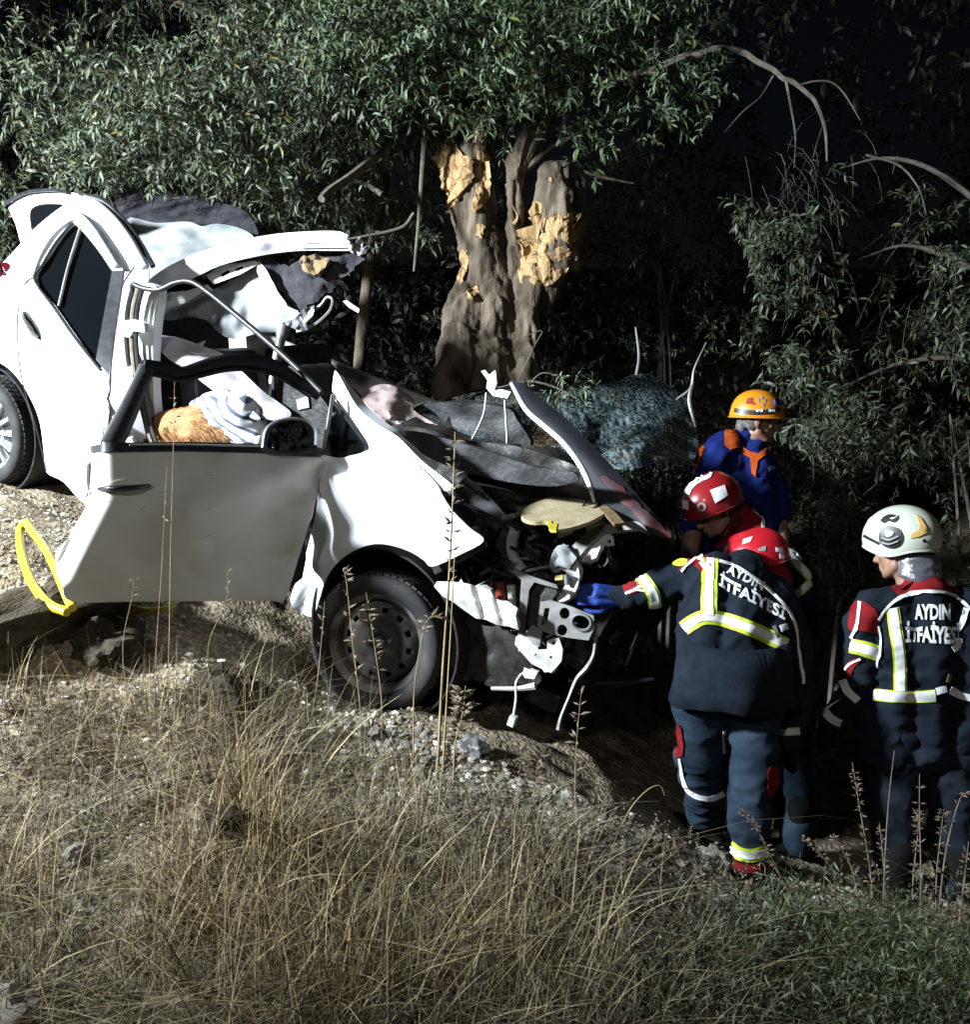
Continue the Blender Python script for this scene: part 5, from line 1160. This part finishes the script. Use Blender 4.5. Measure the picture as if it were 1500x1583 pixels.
for q in (1171, 1177, 1190, 1195): patch('strap_print', [(q-2, 633), (q+2, 633), (q+2, 637), (q-2, 637)], hs, M_tape, hl, .008, False)
patch('helmet_badge', [(1153, 624), (1156, 616), (1165, 615), (1164, 620), (1169, 626), (1160, 625)], hs, M_redpart, hl, .003, False)
for q in ((1173, 618), (1178, 614), (1183, 619), (1180, 625)): patch('helmet_scuff', [(q[0]-2, q[1]-3), (q[0]+2, q[1]-1), (q[0]+1, q[1]+4), (q[0]-1, q[1]+2)], hs, M_graysti, hl, .003, False)
tube('headlamp', [hm @ Vector((-.0, .135, .055)), hm @ Vector((0, .165, .05))], .024, M_black, hl, 12)
patch('headlamp_battery', [(1196, 618), (1206, 616), (1210, 626), (1198, 626)], hs, mat('purple_plastic', (.06, .03, .2), .5), hl, .01, False, .01)

# ---- firefighter on the right in a cream white helmet, back to the road
pd = empty('person', gpt(1.75, 3.85), 'person in cream white helmet and navy coat, seen from behind, looking left', 'person')
jd = blob('jacket', [C((1372, 1150, 3.95, .118), (1374, 1080, 3.93, .115), (1376, 1010, 3.92, .122), (1380, 945, 3.92, .105)), C((1484, 1150, 3.95, .118), (1484, 1080, 3.93, .115), (1486, 1010, 3.92, .122), (1484, 945, 3.92, .105)), C((1428, 1150, 3.95, .125), (1430, 1010, 3.91, .135), (1430, 930, 3.92, .115), (1426, 898, 3.95, .07), (1424, 884, 3.97, .062)),
    C((1380, 935, 3.93, .085), (1350, 936, 3.93, .088), (1336, 958, 3.92, .082), (1330, 1000, 3.9, .074), (1330, 1040, 3.9, .068), (1318, 1070, 3.94, .062), (1302, 1094, 4.0, .054), (1288, 1112, 4.05, .050)),
    C((1480, 935, 3.93, .085), (1512, 942, 3.93, .088), (1530, 1000, 3.92, .075), (1530, 1060, 3.96, .066), (1514, 1090, 4.06, .055))], M_navy, pd, .010, 5, folds(.022, 11))
ds = surface_of(jd); ds.depth = 3.85
patch('red_yoke', [(1378, 902), (1390, 886), (1410, 892), (1440, 892), (1462, 900), (1486, 916), (1462, 914), (1430, 914), (1404, 918), (1390, 922)], ds, M_redcl, pd, .006)
patch('red_sleeve_panel', [(1316, 944), (1324, 930), (1336, 930), (1352, 942), (1358, 960), (1356, 980), (1336, 976), (1314, 972)], ds, M_redcl, pd, .006)
patch('red_sleeve_panel', [(1308, 1030), (1320, 1018), (1332, 1018), (1320, 1034), (1314, 1048)], ds, M_redcl, pd, .006)
tape(pd, ds, [(1332, 930), (1328, 950), (1324, 974), (1318, 988)], 4, lift=.010, name='piping')
tape(pd, ds, [(1308, 1034), (1318, 1024), (1330, 1018)], 3.5, lift=.010, name='piping')
tape(pd, ds, [(1357, 958), (1372, 938), (1396, 922), (1430, 916), (1466, 918), (1484, 928), (1500, 942), (1512, 956)], 4.2, lift=.010, name='piping')
tape(pd, ds, [(1358, 968), (1362, 990), (1360, 1012), (1356, 1030)], 4, lift=.010, name='piping')
tape(pd, ds, [(1380, 940), (1386, 980), (1391, 1020), (1392, 1068)], 13, lime=7)
tape(pd, ds, [(1352, 1073), (1380, 1076), (1420, 1077), (1446, 1075)], 14, lime=4)
tape(pd, ds, [(1447, 1068), (1462, 1064)], 10); tape(pd, ds, [(1468, 1066), (1484, 1074), (1500, 1078), (1514, 1078)], 11)
tape(pd, ds, [(1494, 940), (1488, 960), (1480, 975)], 9); tape(pd, ds, [(1484, 988), (1480, 998), (1472, 1004)], 10); tape(pd, ds, [(1468, 1042), (1464, 1054)], 5, m=M_greymetal)
tape(pd, ds, [(1316, 998), (1334, 1002), (1357, 1010)], 12, lime=10)
tape(pd, ds, [(1304, 1050), (1312, 1068), (1326, 1082)], 12); tape(pd, ds, [(1276, 1096), (1286, 1108), (1300, 1116)], 12)
lettering('AYDIN', (1415, 957), (17.5, 0), (0, -33), ds, pd, bold=.04, spacing=1.0)
lettering('İTFAİYESİ', (1399, 992), (18.5, .2), (0, -32), ds, pd, bold=.04, spacing=1.0)
blob('trousers', [C((1388, 1140, 3.95, .12), (1384, 1250, 3.97, .1), (1382, 1360, 3.98, .085))+foot(1382, 1430, 3.98), C((1470, 1140, 3.95, .12), (1474, 1250, 3.97, .1), (1476, 1360, 3.98, .085))+foot(1476, 1430, 3.98)], M_navy, pd, .013, 5, folds(.026, 12))
for q in ((1382, 1430), (1476, 1430)):
    w = P(*q, 3.98); boot(pd, Vector((w.x, w.y, gz(w.x, w.y)+.13)), (-.3, 1, 0))
hand('glove', pd, P(1288, 1114, 4.06), (-.5, .3, -.9), (-.7, 0, .5), M_boot, 1.05, .6); hand('glove', pd, P(1512, 1094, 4.08), (-.5, .5, -.7), (-.7, 0, .5), M_boot, 1.05, .6)
hm = face_mtx(P(1394, 850, 3.97), c2w(Vector((-.66, -.10, .75))), c2w(Vector((-.03, .99, .05))))
head(pd, hm)
def cutw(a):
    s = math.cos(a); return 1.86+.22*max(0, -s)+.30*math.exp(-((abs(((a+math.pi) % (2*math.pi))-math.pi)-1.45)/.6)**2)-.14*max(0, s)
hl = dome('helmet', hm @ Matrix.Translation((0, -.006, .050)), .130, .158, .134, cutw, M_whelm, pd, flare=.0, nl=48, nm=24)
hs = surface_of(hl); hs.depth = 3.85
patch('side_plate', ell(1378, 830, 17, 16), hs, M_black, hl, .010, True, .008, 4)
patch('side_plate_rib', ell(1378, 826, 6, 3, -.4), hs, M_tape, hl, .016, True, .003, 3); tube('side_plate_rib', [hs(1366, 838, .014), hs(1378, 840, .018), hs(1390, 836, .014)], .004, M_graysti, hl, 5); tube('side_plate_rib', [hs(1366, 831, .014), hs(1378, 834, .018), hs(1391, 829, .014)], .004, M_graysti, hl, 5)
patch('helmet_vent', [(1363, 805), (1370, 798), (1380, 796), (1390, 800), (1384, 808), (1374, 806), (1368, 809)], hs, M_black, hl, .005, True)
patch('amber_sticker', [(1416, 796), (1424, 802), (1432, 816), (1432, 824), (1420, 830), (1408, 832), (1409, 826), (1420, 820), (1422, 812)], hs, M_gold, hl, .005, False)
patch('visor_edge', tape_poly([(1337, 828), (1348, 834), (1360, 840)], 4), hs, M_black, hl, .006, False, res=3)
tube('helmet_seam', [hs(*q, .002) for q in ((1338, 818), (1350, 800), (1366, 786), (1384, 781))], .004, M_whelm, hl, 5)
patch('rear_screw', ell(1429, 836, 3, 3, n=8), hs, M_black, hl, .006)
blob('neck_guard', [[(hm @ Vector((0, -.06, -.05)), (.088, .075, .05)), (hm @ Vector((0, -.07, -.10)), (.092, .078, .045))]], M_silver, pd, .011, 2, folds(.016, 13, 1.6))

# ------------------------------------------------------------------ things in and beside the car
M_fur = mat('tan_shaggy_pile', (.44, .24, .095), .9, 0, (.25, .12, .045), 30)
bundle = empty('shaggy_bundle', S0(292, 700)-SIDE_N*.3, 'tan shaggy bundle seen over the open front door', 'bundle')
bz = lambda u, v, o: side(-.16+o)(u, v)
bmesh_ = blob('bundle_core', [[(bz(250, 672, 0), .10), (bz(280, 664, 0), .115), (bz(312, 664, 0), .12), (bz(342, 676, -.02), .09)], [(bz(300, 700, -.05), .16)]], M_fur, bundle, .014, 4, folds(.02, 21))
rg = np.random.default_rng(4); vs_ = bmesh_.data.vertices; V = []; F = []
idx = rg.integers(0, len(vs_), 9000); k = 0
for i in idx:
    p = np.array(vs_[i].co); n = np.array(vs_[i].normal); d = n*.28+np.array((.62, .1, -.42))+rg.normal(size=3)*.16; d /= np.linalg.norm(d); L_ = rg.uniform(.03, .07); s = np.cross(d, rg.normal(size=3)); s /= np.linalg.norm(s); w = .0017
    q1 = p+d*L_*.5; q2 = p+d*L_*.9+np.array((.25, 0, -.6))*L_*.35; V += [p-s*w, p+s*w, q1-s*w, q1+s*w, q2]; F += [(k, k+1, k+3, k+2), (k+2, k+3, k+4)]; k += 5
fur = mesh_obj('shaggy_pile', V, F, M_fur, bundle, True); fur['kind'] = 'stuff'
M_stripe = bpy.data.materials.new('striped_cloth'); M_stripe.use_nodes = True
def _st(m):
    nt = m.node_tree; N = nt.nodes; L = nt.links; b = N['Principled BSDF']; tc = N.new('ShaderNodeTexCoord'); mp = N.new('ShaderNodeMapping'); mp.inputs['Rotation'].default_value = (0, R(62), R(20))
    w = N.new('ShaderNodeTexWave'); w.inputs['Scale'].default_value = 6.5; w.inputs['Distortion'].default_value = 2.5; w.inputs['Detail'].default_value = 2; L.new(tc.outputs['Object'], mp.inputs[0]); L.new(mp.outputs[0], w.inputs['Vector'])
    r = N.new('ShaderNodeValToRGB'); r.color_ramp.elements[0].position = .12; r.color_ramp.elements[0].color = (.10, .12, .16, 1); r.color_ramp.elements[1].position = .26; r.color_ramp.elements[1].color = (.72, .73, .75, 1)
    L.new(w.outputs[0], r.inputs[0]); L.new(r.outputs[0], b.inputs['Base Color']); b.inputs['Roughness'].default_value = .85
_st(M_stripe)
cloth = blob('striped_cloth', [[(bz(318, 634, -.06), .09), (bz(345, 634, -.06), .11), (bz(376, 652, -.06), .12), (bz(392, 682, -.08), .12)]], M_stripe, None, .012, 4, folds(.03, 22))
tag(cloth, 'white cloth with dark stripes bunched behind the tan bundle', 'cloth')
# hydraulic hose by the open door
def hose(name, pts, lab, r=.016):
    h = empty(name, pts[0], lab, 'hose'); tube('hose_line', pts, r, M_yellow, h, 10); return h
h = hose('rescue_hose', [P(40, 806, 4.35), P(50, 822, 4.3), P(70, 848, 4.15), P(88, 884, 3.98), P(102, 918, 3.80), P(112, 940, 3.72)], 'yellow hydraulic hose looping over the berm left of the open door', .018)
tube('hose_line', [P(40, 806, 4.35), P(31, 822, 4.36), P(34, 858, 4.2), P(50, 902, 3.98), P(76, 934, 3.78), P(104, 946, 3.72)], .019, M_yellow, h, 10)
h2 = hose('rescue_hose', [P(180, 912, 4.4), P(198, 932, 4.2), P(218, 942, 4.14), P(242, 943, 4.14), P(264, 938, 4.2), P(280, 920, 4.4)], 'yellow hose loop showing under the bottom edge of the open door', .012)

# ------------------------------------------------------------------ rocks, gravel, dry grass
M_rock = mat('pale_limestone', (.46, .43, .36), .92, 0, (.28, .255, .21), 9, bump=.7, bscale=30, spec=.15)
M_clod = mat('shaded_earth_clod', (.045, .036, .026), .95, 0, (.095, .076, .054), 7, bump=.9, bscale=24, spec=.1)  # shade on the backlit berm is put into this dark colour
def rock_mesh(seed, sub=3, rough=.35):
    bm = bmesh.new(); bmesh.ops.create_icosphere(bm, subdivisions=sub, radius=1); s = Vector((seed*3.7, seed*1.3, seed*.7))
    for v in bm.verts:
        q = v.co.copy(); f = 1+rough*noise.noise(q*1.3+s)+rough*.5*noise.noise(q*2.9+s)+rough*.2*noise.noise(q*7+s)
        v.co = q*f
    me = bpy.data.meshes.new('rock'); bm.to_mesh(me); bm.free(); me.shade_smooth(); me.set_sharp_from_angle(angle=R(32)); return me
def rock(u, v, d, size, seed, m, lab, grp=None, name='rock', sub=4):
    me = rock_mesh(seed, sub, .5); me.materials.append(m); o = bpy.data.objects.new(name, me); COL.objects.link(o); o.location = P(u, v, d); o.scale = size; o.rotation_euler = (0, 0, seed); return tag(o, lab, 'rock', grp)
rock(40, 1004, 3.9, (.50, .20, .25), 1, M_clod, 'big shade-darkened earth clod at the left edge below the yellow hose')
rock(165, 1000, 3.9, (.18, .14, .10), 2, M_clod, 'shade-darkened clod sloping down beside the bigger clod at left')
rock(345, 1075, 3.75, (.15, .12, .11), 3, M_clod, 'shade-darkened angular rock in the grass left of the front wheel')
rock(392, 1075, 3.8, (.06, .06, .07), 5, M_clod, 'small shade-darkened stone beside the angular rock near the front wheel')
rock(355, 1268, 2.98, (.075, .05, .045), 6, M_clod, 'pale grey stone half buried in the dry grass')  # drawn in the shade-darkened clod colour
rock(120, 1322, 2.85, (.035, .03, .03), 7, M_rock, 'small bluish grey pebble in the shaded grass at left')
rock(15, 1575, 2.42, (.09, .08, .06), 8, M_rock, 'pale stone at the bottom left corner')
rock(1108, 1330, 3.5, (.05, .04, .045), 9, M_rock, 'rounded pale stone beside the red boot cuff')
rock(1090, 1338, 3.45, (.035, .03, .03), 10, M_rock, 'smaller stone left of the rounded pale stone')
rock(730, 1155, 3.9, (.09, .06, .03), 11, M_greymetal, 'flat grey shard lying under the car nose')
rock(4, 1090, 3.5, (.03, .02, .02), 12, M_pink, 'pinkish scrap at the left frame edge')
protos = [rock_mesh(30+k, 2, .45) for k in range(8)]
for p_ in protos: p_.materials.append(M_rock)
rg = random.Random(77)
BANK = [(600, 1110), (680, 1140), (760, 1180), (900, 1235), (1010, 1285), (1120, 1340), (1140, 1380), (1040, 1400), (900, 1340), (760, 1270), (660, 1210), (560, 1160), (470, 1110), (500, 1090)]
for k in range(150):
    u, v = in_poly(BANK, rg); g = ground_hit(u, v); s = rg.uniform(.009, .022)*(1.5 if rg.random() < .12 else 1)
    o = bpy.data.objects.new('stone', protos[k % 8]); COL.objects.link(o); o.location = g+Vector((0, 0, s*.3)); o.scale = (s*rg.uniform(.8, 1.3), s*rg.uniform(.8, 1.2), s*rg.uniform(.5, .9)); o.rotation_euler = (rg.uniform(-.4, .4), rg.uniform(-.4, .4), rg.uniform(0, 6))
    tag(o, 'one of the small pale stones in the gravel bank below the car', 'stone', 'small stones in the gravel bank')
# fine gravel: too many to count
GB = [(-60, 740), (120, 780), (300, 960), (450, 1040), (620, 1100), (900, 1225), (1130, 1330), (1330, 1380), (1300, 1450), (1000, 1480), (700, 1330), (450, 1180), (250, 1100), (60, 1000), (-60, 900)]
iv, ifc = _ico(); bm = bmesh.new(); bmesh.ops.create_icosphere(bm, subdivisions=1, radius=1); iv1 = np.array([v.co[:] for v in bm.verts]); if1 = np.array([[v.index for v in f.verts] for f in bm.faces]); bm.free()
def scatter(poly, n, seed):
    """ground points, thrown in perspective-even density"""
    rg_ = random.Random(seed); q = [in_poly(poly, rg_) for k in range(n)]; return ground_hits([a[0] for a in q], [a[1] for a in q])
rgn = np.random.default_rng(8); pts = scatter(BANK, 3600, 81)+scatter(GB, 3600, 82)+scatter([(-60, 1000), (1560, 1400), (1560, 1640), (-60, 1640)], 2600, 83)
V = []; F = []
for k, p in enumerate(pts):
    s = rgn.gamma(3, .0019)+.003; v = iv1*(1+rgn.normal(size=(len(iv1), 1))*.16)*np.array((s*rgn.uniform(.7, 1.4), s*rgn.uniform(.7, 1.4), s*rgn.uniform(.5, 1)))
    a = rgn.uniform(0, 6.28); c_, s_ = math.cos(a), math.sin(a); v = v @ np.array(((c_, s_, 0), (-s_, c_, 0), (0, 0, 1))); V.append(v+np.array(p)+np.array((0, 0, s*.2))); F.append(if1+k*len(iv1))
M_grav = mat('mixed_gravel', (.24, .215, .17), .92, 0, (.54, .50, .42), 1.5, per_island=.9, spec=.15)
gr = np_mesh('gravel', np.concatenate(V), np.concatenate(F), M_grav, None, False); tag(gr, 'loose pale gravel and crumbs over the bank', 'gravel', kind='stuff')

def blade_mesh(name, starts, H, W, lean, m, parent=None, seed=1, curl=.5, segs=4):
    """curved tapering blades standing at the given points"""
    rg_ = np.random.default_rng(seed); n = len(starts); p = np.array([q[:] for q in starts]); h = rg_.uniform(*H, n); w = rg_.uniform(*W, n)
    az = rg_.uniform(0, 2*math.pi, n); l = np.abs(rg_.normal(0, lean, n)); dirh = np.stack([np.cos(az), np.sin(az), 0*az], 1); sidev = np.stack([-np.sin(az+rg_.normal(0, .8, n)), np.cos(az), 0*az], 1)
    rows = []
    for i in range(segs+1):
        t = i/segs; c = p+dirh*(h*(l*t+curl*l*t*t))[:, None]; c[:, 2] += h*t*(1-.35*l*t)
        ww = (w*(1-t**1.5*.9))[:, None]*.5; rows += [c-sidev*ww, c+sidev*ww]
    V = np.stack(rows, 1); f = np.array([(2*i, 2*i+1, 2*i+3, 2*i+2) for i in range(segs)]); k = 2*(segs+1)
    return np_mesh(name, V.reshape(-1, 3), (f[None]+np.arange(n)[:, None, None]*k).reshape(-1, 4), m, parent, True)
def clumps(poly, n, per, rad, seed):
    rg_ = random.Random(seed); out = []
    for k in range(n):
        u, v = in_poly(poly, rg_); g = ground_hit(u, v)
        for j in range(int(rg_.uniform(.5, 1.5)*per)):
            x = g.x+rg_.gauss(0, rad); y = g.y+rg_.gauss(0, rad); out.append(Vector((x, y, g.z-.01+rough_h(x, y)-rough_h(g.x, g.y))))
    return out
def grass_mat(name, a, b):
    return mat(name, a, .8, 0, b, 1.2, per_island=1.0, spec=.2)
M_straw = grass_mat('straw_blades', (.16, .12, .062), (.48, .385, .21)); M_dull = grass_mat('dull_dry_blades', (.10, .085, .058), (.32, .275, .185)); M_green = grass_mat('weed_green_blades', (.035, .055, .020), (.11, .135, .05))
FG = [(-80, 1080), (300, 1080), (560, 1180), (760, 1280), (1000, 1420), (1120, 1480), (1200, 1650), (-80, 1650)]
st = clumps(FG, 330, 28, .07, 91); g1 = blade_mesh('dry_grass', st, (.05, .20), (.0020, .0055), .85, M_dull, None, 1); tag(g1, 'dull dry grass covering the near bank', 'grass', kind='stuff')
st = clumps([(250, 1150), (620, 1250), (900, 1400), (1000, 1620), (200, 1620), (200, 1400)], 80, 16, .06, 92)+clumps([(340, 1200), (430, 1200), (450, 1560), (310, 1560)], 20, 30, .035, 93)+clumps([(520, 1450), (720, 1480), (760, 1640), (480, 1640)], 16, 20, .05, 98)+clumps([(-60, 1350), (120, 1400), (100, 1620), (-60, 1620)], 14, 16, .05, 94)
g2 = blade_mesh('straw_grass', st, (.08, .36), (.0020, .0056), .48, M_straw, None, 2); tag(g2, 'golden straw tufts standing in the near grass', 'grass', kind='stuff')
st = clumps([(0, 1060), (480, 1080), (560, 1170), (100, 1180)], 60, 12, .06, 95)
g3 = blade_mesh('thin_grass', st, (.08, .30), (.0014, .0026), .45, M_straw, None, 3); tag(g3, 'thin dry stems along the top of the berm', 'grass', kind='stuff')
st = [p+Vector((0, 0, .02)) for p in scatter(FG, 1500, 99)]
g6 = blade_mesh('fallen_straw', st, (.06, .22), (.0016, .0034), 2.2, M_straw, None, 6, .1); tag(g6, 'fallen straw lying criss-cross on the near bank', 'grass', kind='stuff')
def low_scrub(name, poly, n, per, m, seed, leaf, ln, lab, cat, rad=.05, width=.35):
    rg_ = random.Random(seed); q = [in_poly(poly, rg_) for k in range(n)]; tw = []
    for g in ground_hits([a[0] for a in q], [a[1] for a in q]):
        for j in range(per):
            tw.append((g+Vector((rg_.gauss(0, rad), rg_.gauss(0, rad), 0)), (rg_.gauss(0, .7), rg_.gauss(-.1, .6), rg_.uniform(.35, 1.2)), rg_.uniform(*ln)))
    o = foliage(name, tw, m, None, seed, leaf=leaf, per=(7, 12), width=width, droop=.15)
    t = [x for x in tw]
    return tag(o, lab, cat, kind='stuff')
RB = [(1130, 1440), (1300, 1395), (1560, 1395), (1560, 1650), (960, 1650), (1000, 1560)]
low_scrub('green_weeds', RB, 130, 4, leaf_mat('weed_leaf', (.030, .044, .022), (.085, .110, .050), (.10, .12, .07)), 96, (.020, .055), (.06, .20), 'low grey-green weeds at the lower right corner', 'weeds', .05, .13)
low_scrub('dead_weeds', RB, 120, 4, leaf_mat('dead_weed_leaf', (.05, .045, .030), (.15, .13, .085), (.12, .105, .07)), 103, (.008, .022), (.04, .13), 'dead brown weeds between the green ones at lower right', 'weeds')
low_scrub('grey_scrub', [(640, 1190), (900, 1260), (1130, 1360), (1250, 1420), (1100, 1560), (860, 1460), (700, 1330)], 300, 5, leaf_mat('dead_scrub_leaf', (.085, .070, .048), (.25, .21, .15), (.18, .155, .11)), 97, (.007, .018), (.03, .10), 'grey trampled scrub between the gravel and the weeds', 'scrub')
low_scrub('brown_scrub', FG, 300, 4, MATS.get('x') or leaf_mat('brown_scrub_leaf', (.06, .048, .030), (.19, .15, .095), (.14, .115, .08)), 100, (.008, .020), (.03, .11), 'low brown scrub mixed into the near grass', 'scrub')
st = clumps(RB, 170, 18, .06, 101); g7 = blade_mesh('weed_blades', st, (.04, .16), (.0018, .0038), .95, M_green, None, 7); tag(g7, 'thin green blades among the low weeds', 'weeds', kind='stuff')

# single tall stalks one can tell apart
M_stalk = mat('dry_stalk', (.34, .26, .13), .85, 0, (.22, .16, .08), 12); M_seed = mat('seed_husk', (.26, .20, .14), .9, 0, (.14, .105, .08), 30)
def stalk(u0, v0, pts, lab, seeds=(0, 0, 0), r=.004, grp=None, heads='husk', m=None):
    """a stalk rooted at photo pixel (u0, v0) on the ground, passing the given pixels at that distance"""
    g = ground_hit(u0, v0); d = (g-CAM).dot(Vector((0, CT, -ST))); o = empty('dry_stalk', g, lab, 'plant', grp)
    path = [g-Vector((0, 0, .02))]+[P(u, v, d) for u, v in pts]; tube('stem', path, [r]+[r*(1-.65*(i+1)/len(pts)) for i in range(len(pts))], m or M_stalk, o, 5, 4)
    n, lo, sz = seeds
    if n:
        cr = catmull([p[:] for p in path], 8); rg_ = random.Random(int(u0)); V = []; F = []; k = 0
        for i in range(n):
            q = cr[int((lo+(1-lo)*i/n)*(len(cr)-1))]
            for j in range(2 if heads == 'husk' else 5):
                a = rg_.uniform(0, 6.28); d_ = Vector((math.cos(a), math.sin(a)*.7, rg_.uniform(-.2, .9))).normalized(); L_ = sz*rg_.uniform(.45, .95); s = d_.cross(Vector((.3, .2, 1))).normalized()*L_*.16; t = d_.cross(s).normalized()*L_*.14
                b0 = q+d_*.002; V += [b0, b0+d_*L_*.45+s, b0+d_*L_*.45-s, b0+d_*L_*.45+t, b0+d_*L_*.45-t, b0+d_*L_]; F += [(k, k+1, k+3), (k, k+3, k+2), (k, k+2, k+4), (k, k+4, k+1), (k+5, k+3, k+1), (k+5, k+2, k+3), (k+5, k+4, k+2), (k+5, k+1, k+4)]; k += 6
        h_ = mesh_obj('seed_head', V, F, M_seed, o, False); h_['kind'] = 'stuff'
    return o
stalk(676, 1200, [(684, 1050), (694, 900), (700, 780), (704, 668)], 'tallest golden stalk standing in front of the car wing', (16, .5, .05), .0065)
stalk(684, 1210, [(690, 1100), (698, 960), (703, 860)], 'second golden stalk close beside the tallest one', (0, 0, 0), .005)
stalk(560, 1160, [(556, 1080), (545, 990), (536, 900), (530, 880)], 'thin husked stalk in front of the front wheel rim', (12, .4, .045), .003)
stalk(590, 1165, [(590, 1080), (578, 990), (566, 915)], 'husked stalk crossing the middle of the front wheel', (10, .5, .05), .003)
stalk(480, 1130, [(490, 1060), (498, 980), (502, 930)], 'pale stalk at the rear edge of the front tyre', (6, .6, .04), .003)
stalk(640, 1190, [(640, 1080), (650, 1000), (664, 955), (700, 962)], 'bent stalk beside the front edge of the front tyre', (8, .6, .05), .003)
stalk(260, 1120, [(262, 980), (264, 850), (268, 700), (270, 590)], 'very thin stem crossing the open front door', (4, .85, .03), .0022)
stalk(240, 1120, [(242, 1000), (250, 880), (258, 720)], 'thin straw just left of the very thin stem at the door', (3, .85, .03), .002)
stalk(330, 1120, [(322, 1000), (350, 930), (352, 870)], 'short slanting straw against the lower door', (4, .7, .03), .002)
stalk(200, 1110, [(190, 1000), (205, 920), (206, 893)], 'small husked straw at the lower rear corner of the door', (5, .7, .03), .002)
stalk(700, 1230, [(704, 1150), (716, 1100), (720, 1060)], 'spiky dry thistle head below the front bumper', (10, .45, .07), .004, None, 'spiky')
stalk(832, 1240, [(830, 1200), (836, 1160)], 'small spiky thistle under the torn hoses', (8, .4, .06), .003, None, 'spiky')
stalk(890, 1260, [(890, 1180), (894, 1120), (900, 1060)], 'dark husked stalk below the dangling hose', (10, .3, .05), .002)
stalk(955, 1285, [(975, 1250), (1000, 1222), (1020, 1214), (1028, 1230)], 'arched dry stem left of the bending firefighter boots', (0, 0, 0), .003)
stalk(1070, 1340, [(1040, 1310), (1010, 1270)], 'straight straw leaning across the gravel near the boot', (0, 0, 0), .0025)
for i, (u0, v0, p_, n, lab) in enumerate([
    (1352, 1420, [(1345, 1340), (1330, 1250), (1318, 1178)], 16, 'leftmost tall seed spike before the white-helmeted person'),
    (1366, 1430, [(1368, 1340), (1374, 1240), (1383, 1160)], 0, 'bare upright stem between the tall seed spikes'),
    (1372, 1420, [(1366, 1330), (1360, 1270)], 10, 'short seed spike beside the bare upright stem'),
    (1424, 1440, [(1424, 1350), (1422, 1260), (1422, 1196)], 6, 'slim upright stem in the middle of the weeds at right'),
    (1412, 1430, [(1412, 1360), (1420, 1280), (1418, 1250)], 12, 'dense seed spike leaning on the slim stem'),
    (1450, 1440, [(1448, 1360), (1456, 1280), (1460, 1250)], 12, 'seed spike right of the slim upright stem'),
    (1310, 1420, [(1290, 1350), (1260, 1310), (1240, 1296)], 12, 'seed spike leaning far left over the ditch edge'),
    (1330, 1420, [(1320, 1350), (1300, 1310), (1284, 1290)], 9, 'second spike leaning left beside the ditch'),
    (1450, 1430, [(1462, 1320), (1484, 1236), (1500, 1226)], 6, 'long stem arching to the right frame edge'),
    (1480, 1450, [(1490, 1370), (1498, 1300)], 10, 'seed spike at the right frame edge'),
    (1240, 1430, [(1200, 1340), (1170, 1280), (1140, 1245)], 16, 'seed spike leaning across the front boot of the bending person')]):
    stalk(u0, v0, p_, lab, (n, .25, .024), .0035, None, 'spiky', M_seed)
